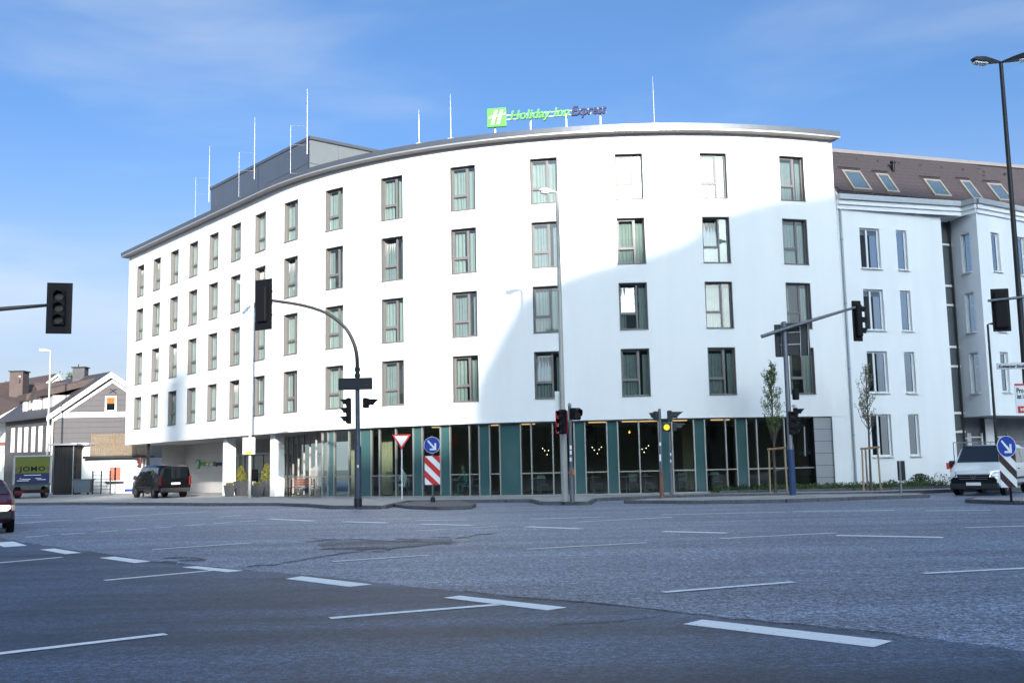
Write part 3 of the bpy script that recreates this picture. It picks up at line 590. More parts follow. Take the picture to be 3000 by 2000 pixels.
def flat_wall(f, L_, wins, z0, z1, name='wall'):
    xs = sorted({0.0, L_} | {x for a in wins for x in a[:2]}); m = MB()
    for a, b in zip(xs, xs[1:]):
        mid = (a + b) / 2; ws = sorted([q for q in wins if q[0] < mid < q[1]], key=lambda q: q[2]); z = z0
        for q in ws: m.quad(f(a, 0, z), f(b, 0, z), f(b, 0, q[2]), f(a, 0, q[2])); z = q[3]
        m.quad(f(a, 0, z), f(b, 0, z), f(b, 0, z1), f(a, 0, z1))
    D = 0.2
    for a, b, c, d in wins:
        m.quad(f(a, 0, c), f(a, D, c), f(a, D, d), f(a, 0, d)); m.quad(f(b, 0, c), f(b, D, c), f(b, D, d), f(b, 0, d)); m.quad(f(a, 0, d), f(b, 0, d), f(b, D, d), f(a, D, d)); m.quad(f(a, 0, c), f(b, 0, c), f(b, D, c), f(a, D, c))
    m.build(name, M_render2, flats, world=True)
M_pvc = mat('white_window_frame', (0.7, 0.71, 0.72), 0.4, var=0.04)
M_gdark = glass('flat_glass', (0.35, 0.40, 0.45), f0=1.5, gloss=0.7)
def flat_window(f, a, b, c, d, split, blind=0.0):
    dirv = (f(1) - f(0)).normalized(); rz = math.atan2(dirv.y, dirv.x)
    def fb(m, x0, x1, z0, z1, y0=0.14, y1=0.2): m.box(f((x0 + x1) / 2, (y0 + y1) / 2, (z0 + z1) / 2), (x1 - x0, y1 - y0, z1 - z0), rz)
    m = MB(); t = 0.075
    fb(m, a, a + t, c, d); fb(m, b - t, b, c, d); fb(m, a + t, b - t, d - t, d); fb(m, a + t, b - t, c, c + t)
    if split: fb(m, a + (b - a) * 0.42 - 0.05, a + (b - a) * 0.42 + 0.05, c + t, d - t)
    w_ = m.build('window', M_pvc, flats, world=True)
    m = MB(); m.box(f((a + b) / 2, -0.03, c - 0.02), (b - a + 0.08, 0.2, 0.04), rz); m.build('sill', M_white, w_, world=True)
    sp = [a + t, b - t] if not split else [a + t, a + (b - a) * 0.42 - 0.05, a + (b - a) * 0.42 + 0.05, b - t]
    for i in range(0, len(sp), 2):
        m = MB(); m.quad(f(sp[i], 0.17, c + t), f(sp[i + 1], 0.17, c + t), f(sp[i + 1], 0.17, d - t), f(sp[i], 0.17, d - t)); m.build('pane', M_gdark, w_, world=True)
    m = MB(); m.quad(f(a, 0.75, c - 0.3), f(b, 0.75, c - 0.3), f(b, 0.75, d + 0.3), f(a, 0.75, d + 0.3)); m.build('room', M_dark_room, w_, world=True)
    if blind:
        m = MB(); fb(m, a + t, b - t, d - t - (d - c) * blind, d - t, 0.22, 0.23); m.build('blind', M_signwhite, w_, world=True)
tops = [12.17, 9.27, 6.37, 3.47]; WHF = 1.92
wa = []; sp_ = []
x0, x1 = sA(2519, 700, wallA, 5.91)[0], sA(2577, 700, wallA, 5.91)[0]; x2, x3 = sA(2626, 700, wallA, 5.91)[0], sA(2656, 700, wallA, 5.91)[0]
for k, z in enumerate(tops):
    wa += [(x0, x1, z - WHF, z), (x2, x3, z - WHF, z)]
flat_wall(wallA, 5.91, wa, ZP, ZC)
MB().quad(wallA(-.9, .02, ZP), wallA(0, .02, ZP), wallA(0, .02, ZE), wallA(-.9, .02, ZE)).build('wall', M_render2, flats, world=True)
for i, q in enumerate(wa): flat_window(wallA, *q, split=i % 2 == 0, blind=0.12 if i in (0, 2) else 0)
LC = 9.0; wc = []
c0, c1 = sA(2905, 720, wallC, LC)[0], sA(2928, 720, wallC, LC)[0]; c2, c3 = sA(2975, 720, wallC, LC)[0], sA(3000, 720, wallC, LC)[0]
for z in tops[:3]: wc += [(c0, c1, z - WHF, z), (c2, c3 + 0.1, z - WHF, z)]
flat_wall(wallC, LC, wc, 3.35, ZC)
for q in wc: flat_window(wallC, *q, split=False)
b0, b1 = sA(2815, 720, wallB, LB)[0], sA(2842, 720, wallB, LB)[0]
wb = [(b0, b1, z - WHF, z) for z in tops[:3]]
flat_wall(wallB, LB, wb, 3.35, ZC)
for q in wb: flat_window(wallB, *q, split=False)
# return of wall A into the recess, recess glazing, undersides
e0 = wallA(5.91); e1 = wallA(5.91, 2.6)
MB().quad((e0.x, e0.y, ZP), (e1.x, e1.y, ZP), (e1.x, e1.y, ZC), (e0.x, e0.y, ZC)).build('wall', M_render2, flats, world=True)
r0 = wallA(5.93, 0.75); r1 = Vector((P2.x - 0.01, P2.y - 0.02, 0))
zcur = ZP; rows = [(0.15, 2.6, 1), (2.75, 3.5, 0), (3.62, 5.75, 0), (5.87, 6.7, 0), (6.82, 8.75, 0), (8.87, 9.7, 0), (9.82, 11.75, 0), (11.87, ZC - 0.02, 0)]
for z0, z1, k in rows:
    MB().quad((r0.x, r0.y, z0), (r1.x, r1.y, z0), (r1.x, r1.y, z1), (r0.x, r0.y, z1)).build('stair_glazing', mat('grey_stair_glass', (0.10, 0.11, 0.12), 0.12, spec=0.8, var=0.1), flats, world=True)
for z0, z1, k in rows[:-1]:
    MB().box(((r0.x + r1.x) / 2, (r0.y + r1.y) / 2 - 0.05, z1 + 0.05), ((r1 - r0).length, 0.12, 0.09), math.atan2(r1.y - r0.y, r1.x - r0.x)).build('transom', M_white, flats, world=True)
MB().tube((P2.x - 0.12, P2.y - 0.22, ZP), (P2.x - 0.12, P2.y - 0.22, ZC), 0.05).build('downpipe', M_dkpole, flats, world=True)
sof = [wallA(5.9, 0), wallA(5.9, 3), wallB(-1.3), Vector((P2.x, P2.y, 0)), Vector((21.85, 49.3, 0))]
MB().quad(*[(p.x, p.y, ZC) for p in sof]).build('recess_soffit', M_render2, flats, world=True)
MB().quad(*[(p.x, p.y, 3.35) for p in (Vector((P2.x, P2.y, 0)), Vector((P3.x, P3.y, 0)), wallC(LC), wallC(LC, 5), Vector((P2.x, P2.y + 3, 0)))]).build('bay_soffit', mat('bay_soffit_paint', (0.35, 0.35, 0.36), 0.8), flats, world=True)
# unfinished shop under the bay
sb0, sb1 = wallC(-1.0, 2.2), wallC(LC, 2.2)
MB().quad((sb0.x, sb0.y, ZP), (sb1.x, sb1.y, ZP), (sb1.x, sb1.y, 3.35), (sb0.x, sb0.y, 3.35)).build('shop_wall', mat('grey_board', (0.20, 0.20, 0.22), 0.85, var=0.25, vscale=1.5), flats, world=True)
for k, s in enumerate((0.3, 1.2, 1.35, 2.3, 3.3, 4.4)):
    p = wallC(s, 2.05); MB().box((p.x, p.y, 1.35), (0.07, 0.07, 2.5), 0.57).build('shop_frame', M_white, flats, world=True)
for s0, s1, z in ((0.3, 1.2, 2.35), (1.35, 2.3, 2.4), (3.3, 4.4, 2.4)):
    p, q = wallC(s0, 2.05), wallC(s1, 2.05); MB().box(((p.x + q.x) / 2, (p.y + q.y) / 2, z), ((q - p).length, 0.07, 0.07), 0.57).build('shop_frame', M_white, flats, world=True)
p, q = wallC(2.4, 1.9), wallC(3.1, 1.9); MB().quad((p.x, p.y, ZP), (q.x, q.y, ZP), (q.x, q.y, 3.3), (p.x, p.y, 3.3)).build('shop_pier', M_render2, flats, world=True)
pp = wallB(-0.3, 0.05); MB().box((pp.x - 0.12, pp.y, 1.75), (0.3, 0.3, 3.25)).build('shop_pier', M_render2, flats, world=True)
# cornice: three stepped bands along A, to the bay, round it
path = [wallA(-0.02), Vector((21.86, 49.30, 0)), Vector((22.25, 48.65, 0)), wallC(LC)]
for z0, z1, o_ in ((ZC, ZC + 0.2, 0.10), (ZC + 0.2, ZC + 0.42, 0.20), (ZC + 0.42, ZE + 0.02, 0.33)):
    for a, b in zip(path, path[1:]):
        d = (b - a).normalized(); n = Vector((d.y, -d.x, 0)); ext = d * o_ * 0.55
        MB().slab([a - d * 0.0, b + ext, b + ext + n * o_, a + n * o_ - d * (o_ * 0.5 if a is not path[0] else 0)], z0, z1).build('cornice', M_render2 if z0 < ZE - 0.3 else mat('zinc_gutter', (0.42, 0.43, 0.45), 0.4, 0.4, var=0.1), flats, world=True)
# slate roof
ru = Vector((DA.x, DA.y, 0)); rn = Vector((nA.x, nA.y, 0)); e_0 = wallA(-0.02, -0.2, ZE)
ZR = 16.45; back = 2.05; up = Vector((-rn.x * back, -rn.y * back, ZR - ZE)); LR = 15.0
gdir = (gp(2990, 488, ZR) - (e_0 + up)); gdir = Vector((gdir.x, gdir.y, 0)).normalized()
M_slate = mat('brown_slate', (0.048, 0.039, 0.044), 0.55, var=0.22, vscale=3.5, bump=0.3, bscale=22)
nr, ncol = 13, 34; me_s = None
pieces = 0
upn = up.normalized(); nrm = gdir.cross(upn).normalized(); nrm = nrm if nrm.z > 0 else -nrm
sl = up.length / nr; sw_ = LR / ncol
ms = MB(); ms.ext([(0, 0, 0), (sw_ - 0.012, 0, 0), (sw_ - 0.012, sl * 1.12, 0), (0, sl * 1.12, 0)], (0, 0, 0.006)); me_slate = ms.mesh('slate', M_slate)
inv = FR[flats.name].inverted()
MB().quad(e_0 - nrm * 0.03, e_0 + gdir * LR - nrm * 0.03, e_0 + gdir * LR + up - nrm * 0.03, e_0 + up - nrm * 0.03).build('roof', M_slate, flats, world=True)
roof_o = bpy.data.objects[[c.name for c in flats.children if c.name.startswith('roof')][0]]
for j in range(nr):
    for i in range(int(ncol * 0.66)):
        p = e_0 + gdir * (i * sw_ + (0.5 * sw_ if j % 2 else 0)) + upn * (sl * j)
        if (p - e_0).dot(gdir) > LR: continue
        o = link('slate', me_slate, roof_o); tl = R(1.2); u2 = (upn * math.cos(tl) - nrm * math.sin(tl)).normalized(); n2 = gdir.cross(u2).normalized(); n2 = n2 if n2.z > 0 else -n2
        mm = Matrix((( gdir.x, u2.x, n2.x, 0), (gdir.y, u2.y, n2.y, 0), (gdir.z, u2.z, n2.z, 0), (0, 0, 0, 1))); mm.translation = p + nrm * 0.02
        o.matrix_local = inv @ mm
rb_ = e_0 + up; MB().ext([rb_ - up * 0.06 + nrm * 0.05, rb_ - up * 0.06 + gdir * LR + nrm * 0.05, rb_ + gdir * LR + nrm * 0.1, rb_ + nrm * 0.1], (0, 0.5, 0.02)).build('ridge_flashing', mat('ridge_sheet', (0.27, 0.25, 0.25), 0.45, 0.5, var=0.08), flats, world=True)
MB().quad(rb_, rb_ + gdir * LR, rb_ + gdir * LR + Vector((-3, 8, -1.5)), rb_ + Vector((-3, 8, -1.5))).build('rear_roof', M_slate, flats, world=True)
MB().quad(e_0 + Vector((0, 0, 0)), rb_, rb_ + Vector((-3, 8, -1.5)), e_0 + Vector((-2, 8, 0))).build('gable_end', M_render2, flats, world=True)
def on_roof(u, v, h=0.0):
    d = ray(u, v); o_ = Vector((0, 0, EYE)); t = (e_0 - o_).dot(nrm) / d.dot(nrm); return o_ + d * t + nrm * h
for i, (tl_, tr_, br_, bl_) in enumerate((((2461, 503), (2520, 508), (2553, 563), (2498, 559)), ((2557, 513), (2603, 518), (2635, 571), (2597, 567)), ((2696, 529), (2750, 532), (2787, 583), (2736, 578)), ((2803, 533), (2847, 538), (2879, 590), (2848, 588)), ((2880, 541), (2937, 546), (2967, 594), (2925, 592)))):
    a = on_roof(*bl_); wd = (on_roof(*br_) - a).dot(gdir); ht = max(1.0, (on_roof(*tl_) - a).dot(upn))
    pt = lambda x, y, h: a + gdir * x + upn * y + nrm * h
    m = MB()
    for x0_, x1_, y0_, y1_ in ((0, 0.09, 0, ht), (wd - 0.09, wd, 0, ht), (0.09, wd - 0.09, 0, 0.1), (0.09, wd - 0.09, ht - 0.12, ht)):
        m.ext([pt(x0_, y0_, 0), pt(x1_, y0_, 0), pt(x1_, y1_, 0), pt(x0_, y1_, 0)], nrm * 0.14)
    s_o = m.build('skylight', mat('skylight_frame', (0.30, 0.28, 0.25), 0.4, 0.4, var=0.1), flats, world=True)
    MB().quad(pt(.09, .1, .1), pt(wd - .09, .1, .1), pt(wd - .09, ht - .12, .1), pt(.09, ht - .12, .1)).build('pane', mat('skylight_glass', (0.05, 0.08, 0.11), 0.03, spec=1.0, coat=1.0), s_o, world=True)
    q0, q1 = pt(-0.1, ht + 0.2, 0.12), pt(wd + 0.1, ht + 0.2, 0.12)
    MB().tube(q0, q1, 0.02).build('snow_guard', M_black, s_o, world=True)
for i in range(8):                                         # hooks and the lower snow guard
    p = on_roof(2510 + i * 62, 468 + i * 6.2); MB().box(p + nrm * 0.04, (0.09, 0.06, 0.14)).build('roof_hook', M_black, flats, world=True)
for i in range(9):
    a, b = on_roof(2455 + i * 52, 562 + i * 5.0, 0.1), on_roof(2500 + i * 52, 566 + i * 5.0, 0.1); MB().tube(a, b, 0.018).build('snow_guard', M_black, flats, world=True)
    MB().tube(a, on_roof(2455 + i * 52, 566 + i * 5.0, 0.0), 0.018).build('snow_guard_bracket', M_black, flats, world=True)
p = on_roof(2614, 501, 0.1); MB().lathe([(0.08, -0.1), (0.08, 0.3), (0.14, 0.3), (0.14, 0.4)], p, 10).build('vent_pipe', M_black, flats, world=True)
# downpipe on the seam between the two buildings
dp = wallA(0.12, -0.09); MB().tube((dp.x, dp.y, ZP), (dp.x, dp.y, ZC), 0.05, n=12).build('downpipe', mat('zinc_pipe', (0.34, 0.36, 0.40), 0.55, 0.3, var=0.1), flats, world=True, smooth=True)
for z in (2.5, 5.5, 8.5, 11.5): MB().lathe([(0.065, 0), (0.065, 0.06)], (dp.x, dp.y, z), 12).build('pipe_bracket', M_steel, flats, world=True)

# ------------------------------------------------------------------ rooftop signs and rods
M_green = mat('sign_green', (0.075, 0.36, 0.04), 0.35, var=0.05, coat=0.4)
M_navy = mat('sign_navy', (0.002, 0.009, 0.075), 0.6, var=0.05)
def logo_sign(name, label, org, x, hgt, wtot, gap, legs, post_z=None, group=None):
    """square tile with a slanted white letter, then the words"""
    t = thing(name, label, 'sign', org); x = Vector(x).normalized(); z = Vector((0, 0, 1)); n = x.cross(z)
    tile = MB(); P = lambda a, b, c=0.0: x * a + z * b + n * c
    tile.ext([P(0, 0), P(hgt, 0), P(hgt, hgt), P(0, hgt)], -n * 0.14); tile.build('logo_tile', M_green, t, bevel=hgt * 0.03)
    for pts in ([(.20, .12), (.34, .12), (.56, .86), (.42, .86)], [(.50, .12), (.64, .12), (.86, .86), (.72, .86)], [(.10, .44), (.95, .60), (.97, .68), (.10, .54)]):
        MB().ext([P(a * hgt, b * hgt, 0.004) for a, b in pts], n * 0.03).build('logo_stroke', M_signwhite, t)
    w1 = (wtot - hgt - gap) * 0.62; w2 = (wtot - hgt - gap) * 0.36; ls = hgt * 0.66
    lettering('lettering', 'Holiday Inn', ls, M_green, frame4(P(hgt + gap, hgt * 0.30), x, z), t, 0.12 if legs else .03, 0.22, 0.012 * ls / .6, width=w1)
    lettering('lettering', 'Express', ls, M_navy, frame4(P(hgt + gap + w1 + (wtot - hgt - gap) * 0.02, hgt * 0.30), x, z), t, 0.12 if legs else .03, 0.25, 0.016 * ls / .6, width=w2)
    if legs:
        for b in (0.40, 0.62): MB().tube(P(hgt * 0.9, hgt * b, -0.16), P(wtot, hgt * b, -0.16), 0.025).build('rail', M_white, t)
        for a in (hgt * 0.38, hgt + (wtot - hgt) * 0.24, hgt + (wtot - hgt) * 0.60, hgt + (wtot - hgt) * 0.94):
            MB().tube(P(a, -post_z, -0.18), P(a, hgt * 0.5, -0.18), 0.04).build('post', M_white, t)
    return t
sgx = fdir(16.2); o_ = atY(1427, 374, 47.3); e_ = atY(1776, 344, 46.4); sx = Vector((e_.x - o_.x, e_.y - o_.y, 0))
logo_sign('rooftop_sign', 'green and blue lettering with square logo on posts above the roof edge', o_, sx, 0.92, sx.length, 0.16, True, o_.z - 16.6)
a, b = Vector((back_a.x, back_a.y, 0)), Vector((back_b.x, back_b.y, 0)); bx_ = (b - a).normalized(); p = meet(576, 1373, a, b); p2_ = meet(653, 1370, a, b)
logo_sign('wall_sign', 'small green and blue lettering with square logo on the porch wall', p + bx_.cross(Vector((0, 0, 1))) * 0.08, bx_, 0.62, (p2_ - p).length, 0.08, False)
def rod(u, v0, v1, Y, bracket, label):
    b_, t_ = atY(u, v1, Y), atY(u, v0, Y); h = t_.z - b_.z; k = thing('lightning_rod', label, 'lightning rod', b_, group='lightning rods on the hotel roof')
    MB().tube((0, 0, 0), (0, 0, h * 0.7), 0.024, 0.02).build('rod_tube', M_steel, k); MB().tube((0, 0, h * 0.7), (0, 0, h), 0.014, 0.006).build('rod_tip', M_steel, k)
    if bracket:
        d = Vector((-0.62, 0.78, 0)) * 0 + Vector((-1.0, 0.0, 0.0)); w_ = 0.85; H = 2.3
        for z in (h * 0.42, h * 0.16 - 0.1): MB().tube((0, 0, z), Vector((-w_, 0, z + 0.06)), 0.009).build('bracket_arm', M_steel, k)
        MB().tube((-w_, 0, -1.0), (-w_, 0, h * 0.42 + 0.06), 0.009).build('bracket_post', M_steel, k)
        MB().tube((-w_, 0, -0.98), (0.1, 0, -1.05), 0.009).build('bracket_arm', M_steel, k)
    else: MB().box((0, 0, 0.02), (0.3, 0.3, 0.06)).build('base', M_concrete, k)
for u, v0, v1, d_, br, lb in ((612, 427, 592, -0.2, 1, 'leftmost lightning rod with wire frame beside the roof plant room'), (745, 344, 525, -0.2, 1, 'second lightning rod with wire frame before the plant room wall'), (900, 259, 452, -0.2, 1, 'tallest lightning rod with wire frame at the plant room corner')):
    a_ = gp(u, v1, 17.6); rod(u, v0, v1, min(a_.y, pl.y) - 0.4 if u > 620 else pl.y - 0.3, br, lb)
for u, v0, v1, lb in ((1228, 321, 424, 'short lightning rod on the roof left of the logo sign'), (1321, 274, 410, 'bare lightning rod on the roof just left of the logo sign'), (1917, 224, 366, 'bare lightning rod on the roof right of the logo sign')):
    s = s_at(u, v1, 1.5); rod(u, v0, v1, fac(s, 1.5).y, 0, lb)

# ------------------------------------------------------------------ houses on the left
M_siding = mat('grey_siding', (0.095, 0.088, 0.094), 0.75, var=0.07, vscale=1.5, streak=True)
M_slate2 = mat('dark_slate_roof', (0.055, 0.052, 0.058), 0.55, var=0.35, vscale=4, bump=0.6, bscale=18)
M_brown = mat('brown_tiles', (0.068, 0.047, 0.043), 0.75, var=0.3, vscale=4, bump=0.6, bscale=18)
M_trim = mat('white_trim', (0.74, 0.73, 0.71), 0.7, var=0.05)
YG = 80.0
A_ = Vector((atY(161, 1206, YG).x, YG, 0)); B_ = Vector((-25.0, YG + 0.6, 0)); D_ = Vector((-42.4, 87.0, 0)); C_ = B_ + (D_ - A_)
ze = atY(161, 1210, YG).z; ap = atY(331, 1094, YG + 0.3); apx = Vector((ap.x, ap.y, 0)); za = ap.z
gh = thing('gabled_house', 'grey clapboard house with white gable trim, dormers and slate roof', 'house', (A_.x, A_.y, ZP))
gdx = (B_ - A_).normalized(); sdx = (D_ - A_).normalized(); gn = Vector((gdx.y, -gdx.x, 0)); sn = Vector((-sdx.y, sdx.x, 0)); sn = sn if sn.dot(Vector((-1, -1, 0))) > 0 else -sn
zr = lambda p: za - abs((p - apx).dot(gdx)) * (za - ze) / (apx - A_).dot(gdx)
Vz = lambda p, z: Vector((p.x, p.y, z))
MB().quad(Vz(A_, ZP), Vz(B_, ZP), Vz(B_, zr(B_)), Vz(apx, za), Vz(A_, ze)).build('gable_wall', M_dkpole, gh, world=True)
nb = 22; bh = (za - ZP) / nb                                # clapboards, one by one
for k in range(nb):
    z0, z1 = ZP + k * bh, ZP + (k + 1) * bh - 0.015
    xa, xb = 0.0, (B_ - A_).length
    def lim(z):
        if z <= ze: return 0.0, xb
        f = (z - ze) / (za - ze); h_ = (apx - A_).dot(gdx); return h_ * f, min(xb, h_ + h_ * (1 - f))
    a0, b0_ = lim(z0); a1, b1_ = lim(z1)
    if b1_ - a1 < 0.15: continue
    P_ = lambda x, z, o: Vz(A_ + gdx * x, z) + gn * o
    MB().ext([P_(a0, z0, 0.012), P_(b0_, z0, 0.012), P_(b1_, z1, 0.004), P_(a1, z1, 0.004)], gn * 0.02).build('clapboard', M_siding, gh, world=True)
MB().quad(Vz(A_, ZP), Vz(D_, ZP), Vz(D_, ze), Vz(A_, ze)).build('side_wall', mat('dark_slate_hanging', (0.07, 0.068, 0.072), 0.7, var=0.3, vscale=3), gh, world=True)
ov = gn * 0.35
rl = lambda a, b, p, z: None
for e, nm in ((A_, 0), (B_, 1)):
    z_e = ze if nm == 0 else zr(B_); lowp = e - gdx * 0.45 if nm == 0 else e; lz = z_e - (0.45 * (za - ze) / (apx - A_).dot(gdx) if nm == 0 else 0)
    MB().ext([Vz(lowp, lz) + ov, Vz(apx, za) + ov, Vz(apx, za + 0.14) + ov, Vz(lowp, lz + 0.14) + ov], sdx * ((D_ - A_).length + 0.7)).build('roof', M_slate2, gh, world=True)
    MB().ext([Vz(lowp, lz - 0.30) + ov * 1.02, Vz(apx, za - 0.34) + ov * 1.02, Vz(apx, za + 0.10) + ov * 1.02, Vz(lowp, lz + 0.10) + ov * 1.02], gn * 0.05).build('bargeboard', M_trim, gh, world=True)
    MB().ext([Vz(e, z_e - 0.62) + gn * 0.03, Vz(apx, za - 0.72) + gn * 0.03, Vz(apx, za - 0.48) + gn * 0.03, Vz(e, z_e - 0.40) + gn * 0.03], gn * 0.05).build('gable_trim', M_trim, gh, world=True)
for v0, v1 in ((1207, 1214), (1216, 1222)):
    z0, z1 = atY(250, v1, YG).z, atY(250, v0, YG).z; MB().ext([Vz(A_, z0) + gn * 0.03, Vz(B_, z0) + gn * 0.03, Vz(B_, z1) + gn * 0.03, Vz(A_, z1) + gn * 0.03], gn * 0.07).build('string_course', M_trim, gh, world=True)
def small_window(o, dirv, nv, w_, h_, parent, frame=M_trim, glassm=M_carglass, t=0.12, low=None):
    P_ = lambda x, z, k: Vector(o) + dirv * x + Vector((0, 0, z)) + nv * k
    m = MB()
    for x0_, x1_, z0_, z1_ in ((-w_ / 2, -w_ / 2 + t, 0, h_), (w_ / 2 - t, w_ / 2, 0, h_), (-w_ / 2 + t, w_ / 2 - t, 0, t), (-w_ / 2 + t, w_ / 2 - t, h_ - t, h_)):
        m.ext([P_(x0_, z0_, 0), P_(x1_, z0_, 0), P_(x1_, z1_, 0), P_(x0_, z1_, 0)], nv * 0.07)
    wo_ = m.build('window', frame, parent, world=True)
    MB().quad(P_(-w_ / 2 + t, t, .02), P_(w_ / 2 - t, t, .02), P_(w_ / 2 - t, h_ - t, .02), P_(-w_ / 2 + t, h_ - t, .02)).build('pane', glassm, wo_, world=True)
    if low: MB().quad(P_(-w_ / 2 + t, h_ * 0.52, .03), P_(w_ / 2 - t, h_ * 0.52, .03), P_(w_ / 2 - t, h_ - t, .03), P_(-w_ / 2 + t, h_ - t, .03)).build('blind', low, wo_, world=True)
    return wo_
wc_ = meet(325, 1206, A_, B_); small_window(wc_ + gn * 0.03, gdx, gn, 0.86, 1.22, gh, low=mat('orange_blind', (0.26, 0.10, 0.012), 0.8))
p = meet(332, 1145, A_, B_)
for a in (R(35), R(-30)): MB().box(p + gn * 0.06, (0.62, 0.03, 0.05), m=Matrix.Rotation(math.atan2(gdx.y, gdx.x), 3, 'Z') @ Matrix.Rotation(a, 3, 'Y')).build('wall_anchor', M_black, gh, world=True)
M_shut = mat('white_shutter', (0.72, 0.71, 0.74), 0.6, var=0.05)
for u in (38, 58, 77, 98, 119, 142):                        # tall shuttered windows of the long side
    q = meet(u, 1322 - (142 - u) * 0.0 + (142 - u) * 0.03, A_, D_); small_window(q + sn * 0.02, sdx, sn, 0.62, 2.0, gh, M_trim, M_shut, 0.1)
# dormers on the long side
slope_in = gdx
def dormer(u, wd, zb, zt, gabled, m_wall, nwin):
    q = meet(u, 1216, A_, D_); q = Vector((q.x, q.y, 0)) + slope_in * 0.25
    P_ = lambda x, y, z: Vector((q.x, q.y, 0)) + sdx * x + slope_in * y + Vector((0, 0, z))
    MB().ext([P_(-wd / 2, 0, zb), P_(wd / 2, 0, zb), P_(wd / 2, 0, zt), P_(-wd / 2, 0, zt)], slope_in * 2.6).build('dormer', m_wall, gh, world=True)
    if gabled:
        for s_ in (-1, 1): MB().ext([P_(s_ * (wd / 2 + 0.25), -0.3, zt - 0.25), P_(0, -0.3, zt + wd * 0.62), P_(0, -0.3, zt + wd * 0.62 + 0.12), P_(s_ * (wd / 2 + 0.25), -0.3, zt - 0.13)], slope_in * 3.6).build('dormer_roof', M_brown, gh, world=True)
        MB().ext([P_(-wd / 2, 0.001, zt), P_(wd / 2, 0.001, zt), P_(0, 0.001, zt + wd * 0.58)], slope_in * 2.0).build('dormer_gable', M_plant, gh, world=True)
    else: MB().ext([P_(-wd / 2 - 0.2, -0.35, zt), P_(wd / 2 + 0.2, -0.35, zt), P_(wd / 2 + 0.2, -0.35, zt + 0.5), P_(-wd / 2 - 0.2, -0.35, zt + 0.5)], slope_in * 3.4 + Vector((0, 0, 0.8))).build('dormer_roof', M_brown, gh, world=True)
    for i in range(nwin):
        x = (i + 0.5) / nwin * wd - wd / 2; small_window(P_(x, -0.02, zb + 0.12), sdx, sn, 0.75, 1.25, gh, M_trim, M_shut, 0.1)
dormer(126, 2.3, ze - 0.1, ze + 1.45, False, mat('grey_plaster', (0.36, 0.33, 0.33), 0.9, var=0.25, vscale=1.2), 1)
dormer(100, 1.6, ze - 0.1, ze + 1.5, True, M_plant, 2)
dormer(66, 1.5, ze - 0.1, ze + 1.3, False, mat('grey_plaster', (0.36, 0.33, 0.33), 0.9), 1)
g0_ = Vz(A_ - gdx * 0.1, ze - 0.05) + sn * 0.12; MB().tube(g0_, g0_ + sdx * (D_ - A_).length, 0.09).build('gutter', M_black, gh, world=True)
g1_ = A_ + gdx * 0.0 + sn * 0.15; MB().tube(Vz(g1_, ZP), Vz(g1_, ze - 0.1), 0.06).build('downpipe', M_trim, gh, world=True)
ch = atY(235, 1125, YG + 3.5); MB().box((ch.x, ch.y, ch.z + 0.35), (0.95, 0.8, 1.9)).build('chimney', mat('sooty_slate', (0.09, 0.087, 0.095), 0.8, var=0.3, vscale=3), gh, world=True)
MB().box((ch.x, ch.y, ch.z + 1.33), (1.15, 1.0, 0.08)).build('chimney_cap', M_dkpole, gh, world=True)

def roof_house(name, label, u0, u1, vb, vr, ve, Y, m_wall, m_roof, ridge_u, chimney=None, gable=True, depth=9.0, rake=0.0):
    a, b = atY(u0, ve, Y), atY(u1, ve, Y); r_ = atY(ridge_u, vr, Y); t = thing(name, label, 'house', (a.x, Y, ZP))
    MB().ext([(a.x, Y, ZP), (b.x, Y, ZP), (b.x, Y, b.z), (r_.x, Y, r_.z - 0.05), (a.x, Y, a.z)], (rake, depth, 0)).build('wall', m_wall, t, world=True)
    for p_, s_ in ((a, -1), (b, 1)):
        d = Vector((p_.x - r_.x, 0, p_.z - r_.z)); q = Vector((p_.x, Y, p_.z)) + d.normalized() * 0.35
        MB().ext([(q.x, Y - 0.3, q.z), (r_.x, Y - 0.3, r_.z), (r_.x, Y - 0.3, r_.z + 0.16), (q.x, Y - 0.3, q.z + 0.16)], (rake, depth + 0.6, 0)).build('roof', m_roof, t, world=True)
        MB().ext([(q.x, Y - 0.34, q.z - 0.12), (r_.x, Y - 0.34, r_.z - 0.12), (r_.x, Y - 0.34, r_.z + 0.12), (q.x, Y - 0.34, q.z + 0.12)], (0, 0.035, 0)).build('bargeboard', M_trim, t, world=True)
    return t, r_
M_cream = mat('cream_plaster', (0.70, 0.68, 0.62), 0.9, var=0.06)
t_, _r = roof_house('white_gable_house', 'white gabled house with brown tiled roof behind the grey house', 118, 205, 1250, 1098, 1140, 108, M_cream, M_brown, 174, rake=-16, depth=14)
t_, _r = roof_house('brown_roof_house', 'cream house with broad brown roof at the left edge of the street', -260, 30, 1300, 1120, 1232, 96, M_cream, M_brown, -130, depth=12, rake=10)
